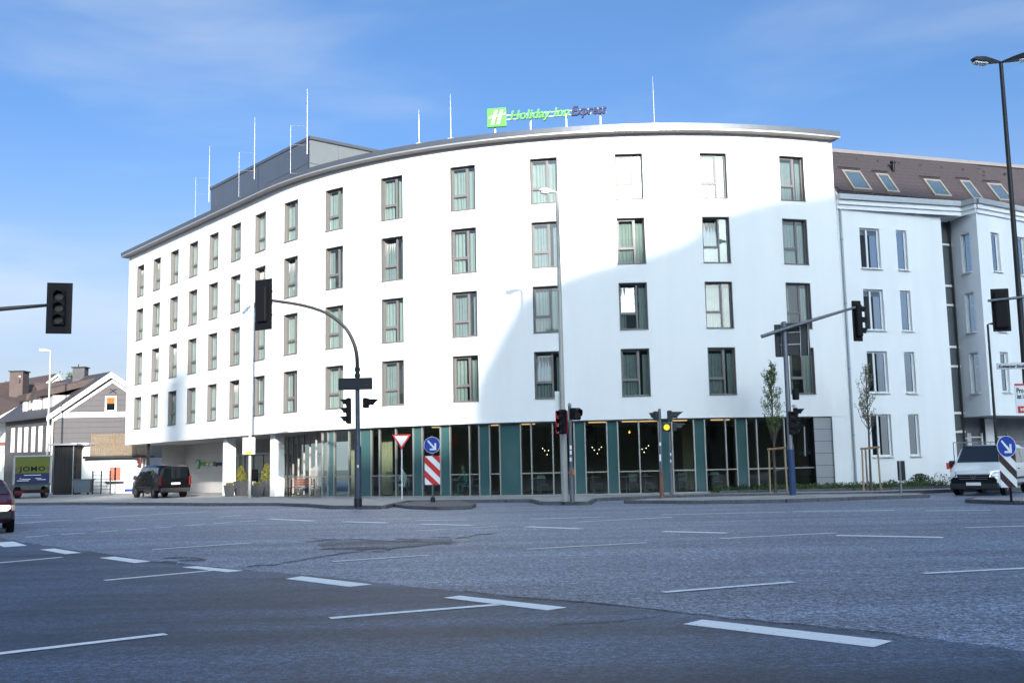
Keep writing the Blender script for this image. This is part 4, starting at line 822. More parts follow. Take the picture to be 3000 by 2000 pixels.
# its broad roof slope turned to the street, and the tall chimney
q0, q1, q2, q3 = atY(-60, 1250, 92), atY(58, 1186, 95), atY(58, 1150, 99), atY(-60, 1140, 99)
MB().ext([q0, q1, q2, q3], (0, 0.3, -0.15)).build('roof', M_brown, t_, world=True)
MB().ext([q0 + Vector((0, -.1, -.32)), q1 + Vector((0, -.1, -.32)), q1 + Vector((0, -.1, -.05)), q0 + Vector((0, -.1, -.05))], (0, 0.08, 0)).build('bargeboard', M_trim, t_, world=True)
c_ = atY(55, 1158, 98); ct = atY(55, 1090, 98)
MB().box((c_.x, 98, (c_.z + ct.z) / 2 - 0.6), (1.25, 1.25, ct.z - c_.z + 1.2)).build('chimney', mat('brown_render', (0.095, 0.068, 0.062), 0.85, var=0.2, vscale=2), t_, world=True)
MB().box((c_.x, 98, ct.z + 0.04), (1.45, 1.45, 0.09)).build('chimney_cap', M_dkpole, t_, world=True)
for k, v in enumerate((1102, 1113, 1119)):
    p = atY(58, v, 97.36); MB().box((p.x, 97.36, p.z), (0.14, 0.04, 0.12)).build('chimney_vent', M_white if k == 0 else M_black, t_, world=True)
q = atY(12, 1312, 91); MB().box((q.x, 91.5, q.z), (1.6, 0.1, 1.1)).build('window', mat('brown_shutter', (0.16, 0.06, 0.04), 0.7, var=0.3, vscale=6), t_, world=True)
q = atY(10, 1330, 88); MB().ext([(q.x - 3, 88, q.z - 0.6), (q.x + 1.2, 88, q.z - 0.6), (q.x - 0.8, 88, q.z + 0.5), (q.x - 3, 88, q.z + 0.5)], (0, 2.5, 0.3)).build('porch_roof', M_cream, t_, world=True)

# low white annex with balcony in front of the grey house
YN = 73.5; Xn = lambda u, v=1400: atY(u, v, YN).x; Zn = lambda v, u=300: atY(u, v, YN).z
an = thing('white_annex', 'low white rendered annex with flat roof terrace beside the hotel passage', 'annex', (Xn(300), YN, ZP))
MB().ext([(Xn(221), YN, ZP), (Xn(430), YN, ZP), (Xn(430), YN, Zn(1342)), (Xn(221), YN, Zn(1342))], (0, 5.5, 0)).build('wall', M_render, an, world=True)
MB().ext([(Xn(221), YN, Zn(1342) + .003), (Xn(262), YN, Zn(1342) + .003), (Xn(262), YN, Zn(1301)), (Xn(221), YN, Zn(1301))], (0, 3, 0)).build('stair_head', M_render, an, world=True)
MB().box(((Xn(212) + Xn(264)) / 2, YN + 1.2, Zn(1299)), (Xn(264) - Xn(212), 3.2, 0.14)).build('stair_head_roof', M_trim, an, world=True)
MB().box(((Xn(250) + Xn(432)) / 2, YN + 0.4, Zn(1341) + 0.06), (Xn(432) - Xn(250), 1.9, 0.16)).build('terrace_slab', M_dkpole, an, world=True)
MB().box(((Xn(262) + Xn(430)) / 2, YN - 0.02, Zn(1349)), (Xn(430) - Xn(262), 0.06, 0.12)).build('trim_band', M_trim, an, world=True)
M_reed = mat('reed_screen', (0.24, 0.19, 0.13), 0.9, var=0.3, vscale=7)
rd = MB(); rd.tube((0, 0, 0), (0, 0, 1), 0.021, n=5)
def reeds(u0, u1, v0, v1, Y):
    x0_, x1_ = atY(u0, v0, Y).x, atY(u1, v0, Y).x; z0_, z1_ = atY(u0, v1, Y).z, atY(u0, v0, Y).z; n = int((x1_ - x0_) / 0.045); m = MB()
    for i in range(n):
        x = x0_ + (x1_ - x0_) * (i + .5) / n; m.tube((x, Y + random.uniform(-.01, .01), z0_), (x + random.uniform(-.01, .01), Y, z1_ - random.uniform(0, .05)), 0.02, n=4)
    o = stuff(m.build('reed_screen', M_reed, an, world=True))
    for k in range(int((x1_ - x0_) / 1.6) + 1): MB().tube((x0_ + k * 1.6, Y - 0.04, z0_), (x0_ + k * 1.6, Y - 0.04, z1_ + 0.03), 0.03).build('screen_post', M_wood, an, world=True)
    for z in (z0_ + 0.15, z1_ - 0.15): MB().tube((x0_, Y - 0.03, z), (x1_, Y - 0.03, z), 0.015).build('screen_rail', M_wood, an, world=True)
reeds(270, 372, 1271, 1305, YN + 0.9); reeds(266, 432, 1304, 1338, YN - 0.45)
wq = Vector((Xn(338), YN - 0.02, Zn(1410))); X1 = Vector((1, 0, 0)); N1 = Vector((0, -1, 0))
wn = small_window(wq, X1, N1, 0.95, 1.05, an, M_trim, M_carglass, 0.07)
for sx_ in (-0.24, 0.24): MB().box((wq.x + sx_, YN - 0.05, wq.z + 0.55), (0.36, 0.015, 0.9)).build('curtain', mat('red_curtain', (0.42, 0.12, 0.08), 0.9, var=0.4, vscale=8), wn, world=True)
MB().box((wq.x, YN - 0.12, wq.z - 0.06), (1.25, 0.3, 0.1)).build('sill', M_dkpole, wn, world=True)
dx0, dx1 = Xn(367), Xn(409); z1_ = Zn(1376)
MB().box(((dx0 + dx1) / 2, YN - 0.03, (ZP + 0.3 + z1_) / 2), (dx1 - dx0, 0.05, z1_ - ZP - 0.3)).build('garage_door', M_white, an, world=True)
MB().box(((dx0 + dx1) / 2, YN - 0.05, ZP + 0.2), (dx1 - dx0, 0.08, 0.16)).build('door_threshold', M_blue, an, world=True)
MB().box(((dx0 + dx1) / 2, YN - 0.06, z1_ + 0.02), (dx1 - dx0, 0.06, 0.05)).build('door_track', M_clad, an, world=True)
# dark timber shed left of it
YS = 72.5; sh = thing('timber_shed', 'dark timber shed with flat roof between trailer and white annex', 'shed', (atY(190, 1400, YS).x, YS, ZP))
x0_, x1_ = atY(156, 1400, YS).x, atY(221, 1400, YS).x; zt = atY(190, 1304, YS).z; nb_ = 12
for i in range(nb_):
    xa = x0_ + (x1_ - x0_) * i / nb_; wd = (x1_ - x0_) / nb_ - 0.012
    MB().box((xa + wd / 2, YS + random.uniform(0, .012), (ZP + zt) / 2), (wd, 0.03, zt - ZP)).build('board', mat('dark_timber', (0.012, 0.011, 0.012), 0.8, var=0.4, vscale=5, streak=True), sh, world=True)
MB().box(((x0_ + x1_) / 2, YS + 2.0, (ZP + zt) / 2), (x1_ - x0_ - 0.02, 3.9, zt - ZP - 0.02)).build('shed_core', M_black, sh, world=True)
MB().box(((x0_ + x1_) / 2, YS + 1.8, zt + 0.06), (x1_ - x0_ + 0.4, 4.4, 0.12)).build('shed_roof', M_clad, sh, world=True)
MB().tube((x1_ - 0.15, YS - 0.08, ZP), (x1_ - 0.15, YS - 0.08, zt), 0.04).build('downpipe', M_steel, sh, world=True)
# bin and mesh fence
YB = 71.8; bnx = atY(245, 1440, YB).x; bn = thing('waste_container', 'blue grey waste container with flat lid before the white annex', 'container', (bnx, YB, ZP))
hb = atY(245, 1406, YB).z - ZP
MB().ext([(-.5, -.4, .12), (.5, -.4, .12), (.56, -.45, hb), (-.56, -.45, hb)], (0, .8, 0)).build('body', mat('blue_grey_plastic', (0.10, 0.13, 0.16), 0.5, var=0.1), bn)
MB().box((0, 0, hb + 0.04), (1.2, 0.98, 0.08)).build('lid', mat('blue_grey_lid', (0.07, 0.09, 0.115), 0.5), bn, bevel=0.02)
for x in (-.42, .42):
    MB().lathe([(.1, -.04), (.1, .04)], (x, -.3, .1), 12, Matrix.Rotation(R(90), 3, 'Y')).build('wheel', M_tyre, bn)
fx0, fx1 = atY(270, 1440, YB).x, atY(322, 1440, YB).x; hf = atY(270, 1381, YB).z - ZP
fe = thing('mesh_fence', 'dark wire mesh fence panel before the white annex wall', 'fence', (fx0, YB, ZP))
for k in range(7): MB().tube((0, 0, 0.08 + k * (hf - .1) / 6), (fx1 - fx0, 0, 0.08 + k * (hf - .1) / 6), 0.014, n=6).build('wire', M_dkpole, fe)
for k in range(14): MB().tube(((fx1 - fx0) * k / 13, 0.01, 0.05), ((fx1 - fx0) * k / 13, 0.01, hf), 0.007, n=5).build('wire', M_dkpole, fe)
for x in (0.0, 0.48 * (fx1 - fx0), fx1 - fx0): MB().box((x, 0.03, hf / 2 + 0.03), (0.07, 0.07, hf + 0.06)).build('post', M_dkpole, fe)

# ------------------------------------------------------------------ street lamps
M_lens = mat('lamp_lens', (0.55, 0.56, 0.58), 0.25, spec=0.7)
def lamp_head(t, base, dirv, L_, m, k=1.0):
    d = Vector(dirv).normalized(); n = Vector((-d.y, d.x, 0)); b = Vector(base)
    P_ = lambda a, s, z: b + d * a + n * s + Vector((0, 0, z))
    prof = [(0, .05, .04, .02), (L_ * .35, .09, .09, -.03), (L_ * .6, .15, .10, -.05), (L_ * .9, .13, .07, -.03), (L_, .05, .02, 0.0)]
    vs, fs = [], []
    for a, w_, up_, lo in prof:
        tilt = a * 0.10
        vs += [P_(a, -w_ * k, lo * k + tilt), P_(a, -w_ * .8 * k, up_ * k + tilt), P_(a, w_ * .8 * k, up_ * k + tilt), P_(a, w_ * k, lo * k + tilt)]
    for i in range(len(prof) - 1):
        for j in range(4): fs.append([i * 4 + j, i * 4 + (j + 1) % 4, (i + 1) * 4 + (j + 1) % 4, (i + 1) * 4 + j])
    fs += [[3, 2, 1, 0], [16, 17, 18, 19]]
    h_ = MB().add(vs, fs).build('lamp_head', m, t, smooth=True)
    a0, a1 = L_ * .5, L_ * .93
    MB().ext([P_(a0, -.11 * k, -.05 * k + a0 * .1), P_(a1, -.10 * k, -.05 * k + a1 * .1), P_(a1, .10 * k, -.05 * k + a1 * .1), P_(a0, .11 * k, -.05 * k + a0 * .1)], (0, 0, -.06 * k)).build('lens', M_lens, h_, bevel=0.02)
def lamp_post(label, base, top, r0, r1, m, heads, sleeve=0.0, name='street_lamp'):
    t = thing(name, label, 'street lamp', base, group='street lamps'); H = top - base[2]
    MB().sweep([(0, 0, 0), (0, 0, sleeve), (0, 0, sleeve + .02), (0, 0, H)] if sleeve else [(0, 0, 0), (0, 0, H)], [r0 * 1.35, r0 * 1.35, r0, r1] if sleeve else [r0, r1], 14).build('pole', m, t, smooth=True)
    for d, L_, mm, k in heads: lamp_head(t, (0, 0, H), d, L_, mm, k)
    return t
b = gp(731, 1458, ZP); b.y = 53.6; b = Vector((atY(731, 1458, 53.6).x, 53.6, ZP)); l1 = lamp_post('slim beige street lamp in front of the hotel entrance porch', b, atY(735, 832, 53.6).z, .085, .05, M_creampole, [((-.75, -.35, 0), .78, M_white, .9)])
b = Vector((atY(1655, 1458, 38.6).x, 38.6, ZP)); l2 = lamp_post('tall beige street lamp before the shaded middle of the hotel', b, atY(1641, 566, 38.6).z, .095, .06, M_creampole, [((-.92, -.3, 0), .72, M_white, 1.0)], sleeve=2.9)
b = Vector((atY(135, 1450, 84).x, 76.0, ZP)); b.x = atY(135, 1440, 76).x; lamp_post('distant slim street lamp before the grey gabled house', b, atY(139, 1028, 76).z, .09, .06, M_creampole, [((-1, -.2, 0), .8, M_white, .9)])
YL = 33.0; b = Vector((atY(3032, 1450, YL).x, YL, 0.11)); l4 = lamp_post('tall dark double-headed street lamp at the right edge', b, atY(2945, 186, YL).z, .105, .062, M_dkpole, [((-1, -.12, 0), 1.02, M_dkpole, 1.15), ((.95, -.5, 0.0), 1.1, M_dkpole, 1.15)], sleeve=1.2)
b = Vector((atY(2925, 1400, 46).x, 45.5, ZP)); b.x = atY(2922, 1330, 45.5).x; lamp_post('thin dark street lamp beside the bay of the apartment house', b, atY(2891, 951, 45.5).z, .07, .045, M_dkpole, [((1, -.1, 0), .55, M_dkpole, .8)])
# posters and plates on the lamp posts
def board(name, label, cat, c, w_, h_, rz, face, t_=0.03, edge=None, extra=None):
    t = thing(name, label, cat, c, rz); MB().box((0, 0, h_ / 2), (w_, t_, h_)).build('panel', face, t, bevel=0.004)
    return t
q = Vector((l1.location.x, 53.42, 0)); z0, z1 = atY(731, 1330, 53.4).z, atY(731, 1281, 53.4).z
s1 = board('stop_sign_box', 'white sign box with yellow strip on the beige lamp post by the entrance', 'sign', (q.x, 53.4, z0), 0.62, z1 - z0, 0, M_signwhite, 0.1)
MB().box((0, -0.055, 0.07), (0.3, 0.02, 0.14)).build('strip', mat('yellow_label', (0.7, 0.55, 0.02), 0.5), s1)
for i in range(5): MB().box((-0.1 + i * 0.05, -0.068, 0.07), (0.022, 0.006, 0.06)).build('mark', M_black, s1)
q = l2.location; z0, z1 = atY(1647, 1270, 38.4).z, atY(1647, 1203, 38.4).z
s2 = board('poster', 'red poster with white print hung on the tall beige lamp post', 'poster', (atY(1650, 1240, 38.44).x - 0.05, 38.44, z0), 0.5, z1 - z0, R(-28), M_red, 0.02)
for k, (z, w_) in enumerate(((.42, .3), (.36, .26), (.30, .3), (.06, .3))): MB().box((-0.02, -0.013, z), (w_, 0.006, 0.035)).build('print_line', M_signwhite, s2)
z0, z1 = atY(1640, 1200, 38.7).z, atY(1640, 1146, 38.7).z
board('blank_poster', 'white poster seen edge-on above the red one on the lamp post', 'poster', (atY(1637, 1170, 38.7).x, 38.7, z0), 0.34, z1 - z0, R(30), M_signwhite, 0.02)

# ------------------------------------------------------------------ traffic signals
M_lampoff = [mat('lens_red_off', (0.014, 0.003, 0.003), 0.3), mat('lens_amber_off', (0.014, 0.009, 0.002), 0.3), mat('lens_green_off', (0.002, 0.008, 0.006), 0.3)]
M_amber = mat('lens_amber_lit', (0.9, 0.5, 0.02), 0.3, emit=(1.0, 0.50, 0.015), estr=0.42)
def signal(t, c, face, H, W, m, n=3, back=None, lit=None, hood=1.0):
    """signal head: housing, lenses, hoods; c centre, face = direction it looks"""
    f = Vector((face[0], face[1], 0)).normalized(); r = Vector((-f.y, f.x, 0)); c = Vector(c); U = Vector((0, 0, 1))
    P_ = lambda a, b, z: c + r * a + f * b + U * z
    rot = Matrix(((r.x, f.x, 0), (r.y, f.y, 0), (0, 0, 1)))
    h_ = MB().box(c, (W, W * .55, H), m=rot).build('housing', m, t, bevel=W * 0.12)
    if back:
        bw, bh_ = back; MB().box(P_(0, W * .05, 0), (bw, 0.03, bh_), m=rot).build('backboard', m, t, bevel=0.06 if bw < .9 else .1)
    R_ = H / n * .36; rf = Matrix(((r.x, 0, f.x), (r.y, 0, f.y), (0, 1, 0)))
    for i in range(n):
        z = H / 2 - H / n * (i + .5)
        MB().disc(P_(0, W * .285, z), R_, 0.02, rf, 20).build('lens', M_amber if lit == i else (M_lampoff[i] if n == 3 else M_lampoff[0]), h_)
        vs, fs, k = [], [], 12
        for j in range(k + 1):
            a = R(-25) + R(230) * j / k; x, zz = math.cos(a) * R_ * 1.12, math.sin(a) * R_ * 1.12; ln = R_ * 1.9 * hood * (0.45 + 0.55 * max(0.0, math.sin(a)))
            vs += [P_(x, W * .28, z + zz), P_(x, W * .28 + ln, z + zz - R_ * .1)]
        for j in range(k): fs.append([2 * j, 2 * j + 1, 2 * j + 3, 2 * j + 2])
        MB().add(vs, fs).build('hood', m, h_, smooth=True)
    return h_
# overhead signal at the left edge, on an arm from outside the frame
Y_ = 36.0; sc_ = F_PX / Y_
b = Vector((-20.2, Y_ + .2, 0)); t = thing('signal_gantry', 'black three-lamp overhead signal on an arm entering from the left edge', 'traffic signal', b)
c = atY(174, 903, Y_) - b; arm0 = atY(-90, 913, Y_ + .2) - b
MB().tube((arm0.x - 1.2, 0, 0), (arm0.x - 1.2, 0, arm0.z + .3), .11, .08, 14).build('mast', M_dkpole, t, smooth=True)
MB().sweep([(arm0.x - 1.2, 0, arm0.z), (arm0.x, 0, arm0.z), (atY(40, 902, Y_ + .2) - b), (atY(150, 893, Y_ + .2) - b)], [.085, .085, .075, .055]).build('arm', M_dkpole, t, smooth=True)
signal(t, c, (.25, -1), 1.25, .42, M_black, back=(.84, 1.8))
# curved mast left of centre
Y_ = 37.4; b = Vector((atY(1049, 1480, Y_).x, Y_, 0.12)); t = thing('curved_signal_mast', 'dark curved signal mast with overhead black signal left of centre', 'traffic signal', b)
pt = lambda u, v, dy=0.0: atY(u, v, Y_ + dy) - b
zc = pt(1047, 1310).z
MB().sweep([(0, 0, 0), (0, 0, zc), (0, 0, zc + .08), pt(1047, 1115)], [.125, .125, .085, .08], 16).build('mast', mat('blue_grey_mast', (0.05, 0.062, 0.09), 0.5, 0.3, var=0.2, vscale=5), t, smooth=True)
MB().lathe([(.14, 0), (.14, .3)], (0, 0, 0), 16).build('base_sleeve', M_dkpole, t, smooth=True)
arc = [(1047, 1115), (1047, 1080), (1045, 1040), (1036, 1004), (1014, 963), (976, 929), (937, 909), (880, 893), (797, 880)]
def spline(P_, n=6):
    out = []
    for i in range(len(P_) - 1):
        p0, p1, p2, p3 = [Vector(P_[max(0, min(len(P_) - 1, i + k))]) for k in (-1, 0, 1, 2)]
        for j in range(n):
            f = j / n; out.append(.5 * ((2 * p1) + (p2 - p0) * f + (2 * p0 - 5 * p1 + 4 * p2 - p3) * f * f + (3 * p1 - p0 - 3 * p2 + p3) * f ** 3))
    return out + [Vector(P_[-1])]
arc = spline(arc); MB().sweep([pt(*q) for q in arc], [.075 - .025 * i / len(arc) for i in range(len(arc))], 12).build('arm', M_dkpole, t, smooth=True)
for v in (1082, 1100): MB().lathe([(.105, -.06), (.105, .06)], pt(1047, v), 14).build('collar', M_dkpole, t, smooth=True)
signal(t, pt(771, 892), (.55, 1), 1.3, .42, M_black, back=(.80, 1.86))
MB().box(pt(1041, 1124, -.1), (1.24, .03, .43), R(-3)).build('sign_back', M_signback, t, bevel=.05)
signal(t, pt(1022, 1203), (-1, -.05), .92, .30, M_black, hood=1.2); signal(t, pt(1072, 1180), (1, -.1), .36, .32, M_black, n=1, hood=1.5)
MB().box(pt(1049, 1365, -.13), (.06, .02, .09)).build('sticker', M_signwhite, t)
# small far signal by the annex corner
Y_ = 62.0; b = Vector((atY(420, 1440, Y_).x, Y_, ZP)); t = thing('signal_post', 'small dark signal on a thin post at the passage corner', 'traffic signal', b)
MB().tube((0, 0, 0), (0, 0, atY(420, 1340, Y_).z - ZP), .05).build('post', M_dkpole, t); c = atY(410, 1355, Y_) - b; signal(t, c, (-.6, -.6), .62, .24, mat('dark_red_brown', (0.10, 0.02, 0.02), 0.5))
# single post right of the tall lamp
Y_ = 37.9; b = Vector((atY(1676, 1464, Y_).x, Y_, 0.12)); t = thing('pedestrian_signal', 'black signal heads on a sticker-covered post beside the tall beige lamp', 'traffic signal', b)
pt = lambda u, v, dy=0.0: atY(u, v, Y_ + dy) - b
tp = pt(1671, 1187); MB().sweep([(0, 0, 0), (0, 0, 1.25), (0, 0, 1.28), (0, 0, tp.z)], [.09, .09, .062, .058], 14).build('post', M_pole, t, smooth=True)
MB().lathe([(.07, 0), (.07, .07), (.04, .07), (.04, .12)], (0, 0, tp.z - .03), 10).build('cap', M_steel, t)
signal(t, pt(1648, 1235), (-.75, -.65), .88, .30, M_black, hood=1.0); signal(t, pt(1685, 1212), (.55, -.85), .44, .40, M_black, n=1, hood=.7)
for v, m_ in ((1310, M_signwhite), (1325, M_signwhite), (1345, M_signwhite), (1382, M_red)): MB().box(pt(1672, v, -.075), (.07, .012, .14)).build('sticker', m_, t)
MB().box(pt(1680, 1383, -.09), (.07, .07, .2)).build('push_button', mat('orange_box', (0.6, 0.15, 0.03), 0.5), t, bevel=.01)
# pair of posts with the lit amber lamp
Y_ = 40.4; b = Vector((atY(1939, 1458, Y_).x, Y_, 0.11)); t = thing('amber_signal', 'leaning signal post with rusty foot carrying dark green heads', 'traffic signal', b)
pt = lambda u, v, dy=0.0: atY(u, v, Y_ + dy) - b
tp = pt(1932, 1197); MB().sweep([(0, 0, 0), pt(1937, 1378), tp], [.075, .062, .055], 12).build('post', M_pole, t, smooth=True)
MB().tube((0, 0, 0), pt(1937, 1378) * 0.98, .085, .08, 12).build('rusty_sleeve', mat('rust', (0.20, 0.10, 0.07), 0.85, var=0.4, vscale=9), t, smooth=True)
signal(t, pt(1922, 1218, .1), (-.95, .3), .36, .30, M_darkgreen, n=1, hood=.8); signal(t, pt(1962, 1218, .05), (.97, -.2), .42, .34, M_darkgreen, n=1, hood=1.5)
for v in (1300, 1335, 1345): MB().box(pt(1934, v, -.065), (.07, .012, .13)).build('sticker', M_signwhite, t)
Y_ = 44.0; b = Vector((atY(1968, 1449, Y_).x, Y_, ZP)); t = thing('lit_signal', 'signal post with lit amber lamp before the dark glazing', 'traffic signal', b)
pt = lambda u, v, dy=0.0: atY(u, v, Y_ + dy) - b
tp = pt(1964, 1228); MB().sweep([(0, 0, 0), (0, 0, 1.2), (0, 0, 1.22), (0, 0, tp.z)], [.085, .085, .062, .058], 12).build('post', M_pole, t, smooth=True)
signal(t, pt(1953, 1251, -.12), (-.12, -1), .34, .30, M_darkgreen, n=1, lit=0, hood=.5); signal(t, pt(1976, 1250, 0), (1, -.1), .36, .30, M_darkgreen, n=1, hood=1.6)
for v in (1330, 1350, 1380): MB().box(pt(1965, v, -.065), (.06, .012, .12)).build('sticker', M_signwhite, t)
# right mast with sign backs and long arm
Y_ = 40.8; b = Vector((atY(2323, 1452, Y_).x, Y_, 0.11)); t = thing('signal_mast', 'blue-footed signal mast with long arm and large sign backs', 'traffic signal', b)
pt = lambda u, v, dy=0.0: atY(u, v, Y_ + dy) - b
MB().sweep([(0, 0, 0), (0, 0, 1.95), (0, 0, 2.0), (0, 0, pt(2302, 942).z)], [.125, .125, .10, .09], 16).build('mast', M_pole, t, smooth=True)
MB().lathe([(.13, 0), (.13, 1.75)], (0, 0, .02), 16).build('blue_wrap', mat('faded_blue_wrap', (0.018, 0.05, 0.14), 0.5, var=0.3, vscale=3), t, smooth=True)
MB().sweep([pt(2230, 986, -.16), pt(2305, 961, -.16), pt(2380, 938, -.16), pt(2506, 900, -.16)], [.075, .075, .07, .05], 12).build('arm', M_pole, t, smooth=True)
signal(t, pt(2512, 940), (1, .25), 1.28, .42, M_black, back=None); 
MB().box(pt(2511, 940), (.40, .06, 1.62), R(12)).build('backboard', M_black, t, bevel=.05)
for u0, u1, v0, v1, dy in ((2272, 2302, 950, 1046, .18), (2306, 2370, 945, 1042, .18)):
    a, d = pt(u0, v1, dy), pt(u1, v0, dy); MB().box(((a.x + d.x) / 2, a.y, (a.z + d.z) / 2), (d.x - a.x, .03, d.z - a.z), R(2)).build('sign_back', M_signback, t, bevel=.04)
for u in (2288, 2343, 2366): MB().tube(pt(u, 945, .13), pt(u + 3, 1046, .13), .025).build('sign_rail', M_steel, t)
for v in (975, 1010): MB().tube(pt(2285, v, .12), pt(2345, v - 2, .12), .022).build('clamp', M_steel, t)
signal(t, pt(2332, 1230), (.5, -.2), .95, .30, M_black, hood=1.2); signal(t, pt(2322, 1238, -.1), (-.2, -1), .9, .3, M_black)
MB().box(pt(2331, 1155, -.1), (.2, .25, .42), R(10)).build('camera_box', M_black, t, bevel=.03); MB().box(pt(2329, 1188, -.1), (.16, .22, .1), R(30)).build('detector', M_white, t, bevel=.02)
MB().tube(pt(2356, 1250, .1), pt(2359, 1335, .1), .03).build('hanging_tube', M_steel, t)
# signal on the right lamp post
Y_ = YL; b = Vector((l4.location.x, YL, 3.2)); t = thing('bracket_signal', 'black overhead signal bracketed to the dark lamp at the right edge', 'traffic signal', (l4.location.x, YL, 0.11))
b = Vector(t.location); pt = lambda u, v, dy=0.0: atY(u, v, Y_ + dy) - b
signal(t, pt(2932, 908), (.3, 1), 1.2, .40, M_black); MB().box(pt(2932, 908, .02), (.56, .04, 1.38), R(-6)).build('backboard', M_black, t, bevel=.07)
MB().tube(pt(2895, 881, -.14), pt(2998, 870, -.14), .045).build('bracket_arm', M_pole, t)

# ------------------------------------------------------------------ signs
def keep_right(t, c, dia, rz, m_stripe, pw, ph, pz, colr):
    n = Vector((math.sin(rz), -math.cos(rz), 0)); x = Vector((math.cos(rz), math.sin(rz), 0)); U = Vector((0, 0, 1)); c = Vector(c)
    rf = Matrix(((x.x, 0, n.x), (x.y, 0, n.y), (0, 1, 0)))
    MB().disc(c, dia / 2, .02, rf, 40).build('disc_rim', M_signwhite, t); MB().disc(c + n * .004, dia / 2 * .95, .02, rf, 40).build('disc', M_blue, t)
    P_ = lambda a, b: c + x * a * dia / 2 + U * b * dia / 2 + n * .0265
    pts = [(-.60, .48), (-.46, .60), (.28, -.22), (.28, .22), (.50, .22), (.50, -.62), (-.28, -.62), (-.28, -.42), (.14, -.42)]
    MB().ext([P_(a, b) for a, b in pts], n * .004).build('arrow', M_signwhite, t)
    q = c + U * (pz)
    MB().box(q, (pw, .02, ph), rz).build('hazard_panel', M_signwhite, t, bevel=.01)
    for k in range(-3, 4):                                   # slanting bars cut to the panel
        poly = [(-pw / 2, k * pw * .92 + pw * .5), (-pw / 2, k * pw * .92 + pw * .96), (pw / 2, k * pw * .92 - pw * .04), (pw / 2, k * pw * .92 - pw * .5)]
        def clip(pl, f):
            out = []
            for i in range(len(pl)):
                a, b = pl[i], pl[(i + 1) % len(pl)]; fa, fb = f(a), f(b)
                if fa >= 0: out.append(a)
                if fa * fb < 0: s_ = fa / (fa - fb); out.append((a[0] + (b[0] - a[0]) * s_, a[1] + (b[1] - a[1]) * s_))
            return out
        poly = clip(clip(poly, lambda p: p[1] + ph / 2), lambda p: ph / 2 - p[1])
        if len(poly) > 2: MB().ext([q + x * a + U * b + n * .0115 for a, b in poly], n * .003).build('stripe', m_stripe, t)
Y_ = 41.4; b = Vector((atY(1268, 1468, Y_).x, Y_, 0.11)); t = thing('keep_right_sign', 'blue arrow sign above red and white striped panel on the island', 'road sign', b)
MB().tube((0, 0, 0), (0, 0, atY(1268, 1275, Y_).z - .11), .04, n=12).build('post', M_pole, t, smooth=True); MB().lathe([(.09, 0), (.09, .18), (.06, .2)], (0, 0, 0), 12).build('socket', M_dkpole, t)
zd = atY(1269, 1303, Y_).z - .11; keep_right(t, (0, -.06, zd), .65, R(4), M_red, .60, 1.13, atY(1269, 1377, Y_).z - .11 - zd, 0)
Y_ = 31.0; b = Vector((atY(2963, 1466, Y_).x, Y_, 0.11)); t = thing('dark_keep_right_sign', 'blue arrow sign above dark striped panel before the white van', 'road sign', b)
MB().tube((0, 0, 0), (0, 0, atY(2956, 1272, Y_).z - .11), .035, n=12).build('post', M_black, t, smooth=True)
zd = atY(2954, 1307, Y_).z - .11; keep_right(t, (-.06, -.06, zd), .63, R(12), mat('grimy_maroon', (0.035, 0.012, 0.012), 0.5), .56, .98, atY(2954, 1378, Y_).z - .11 - zd, 0)
Y_ = 45.6; b = Vector((atY(1178, 1456, Y_).x, Y_, ZP)); t = thing('yield_sign', 'triangular give way sign on a thin white post before the cafe glazing', 'road sign', b)
zt = atY(1178, 1272, Y_).z - ZP; MB().tube((0, 0, 0), (0, 0, zt - .05), .03, n=10).build('post', M_white, t, smooth=True)
s_ = .84; tri = lambda k, y: [(-s_ / 2 * k, y, zt - (1 - k) * .24), (s_ / 2 * k, y, zt - (1 - k) * .24), (0, y, zt - s_ * .8 + (1 - k) * .52)]
MB().ext(tri(1, -.05), (0, -.015, 0)).build('triangle', M_red, t); MB().ext(tri(.72, -.066), (0, -.004, 0)).build('triangle_field', M_signwhite, t)
Y_ = 41.4; b = Vector((atY(2641, 1443, Y_).x, Y_, ZP)); t = thing('small_sign_post', 'small upright sign seen from behind beside the young trees', 'road sign', b)
MB().tube((0, 0, 0), (0, 0, atY(2637, 1350, Y_).z - ZP), .035, n=10).build('post', M_steel, t, smooth=True); a, d = atY(2631, 1407, Y_) - b, atY(2653, 1349, Y_) - b
MB().box(((a.x + d.x) / 2, .05, (a.z + d.z) / 2), (.30, .03, d.z - a.z), R(-4)).build('sign_back', M_signback, t, bevel=.02)
# street name plate and hoarding at the right edge
Y_ = YL - .1; a, d = atY(2921, 1081, Y_), atY(3012, 1064, Y_); t = thing('street_name_sign', 'white street name plate fixed to the dark lamp at the right edge', 'street sign', (a.x, Y_, a.z - .05))
MB().box(((d.x - a.x) / 2, 0, .14), (d.x - a.x + .02, .03, .20)).build('plate', mat('grey_white_plate', (0.55, 0.57, 0.60), 0.5, var=0.06), t, bevel=.01)
lettering('lettering', 'Koblenzer Straße', .125, M_black, Matrix.Translation((.05, -.02, .09)) @ Matrix.Rotation(R(90), 4, 'X'), t, .006, 0, .004, width=d.x - a.x - .1)
a, d = atY(2978, 1210, Y_), atY(3060, 1122, Y_); t = thing('campaign_poster', 'white and red printed poster with black lettering at the right edge', 'poster', (a.x, Y_, a.z)); pw, ph = .9, d.z - a.z
MB().box((pw / 2, 0, ph / 2), (pw, .03, ph)).build('panel', M_signwhite, t); MB().box((pw / 2, -.02, ph - .03), (pw, .012, .06)).build('band', M_red, t); MB().box((pw / 2, -.02, .11), (pw - .1, .012, .22)).build('band', M_red, t)
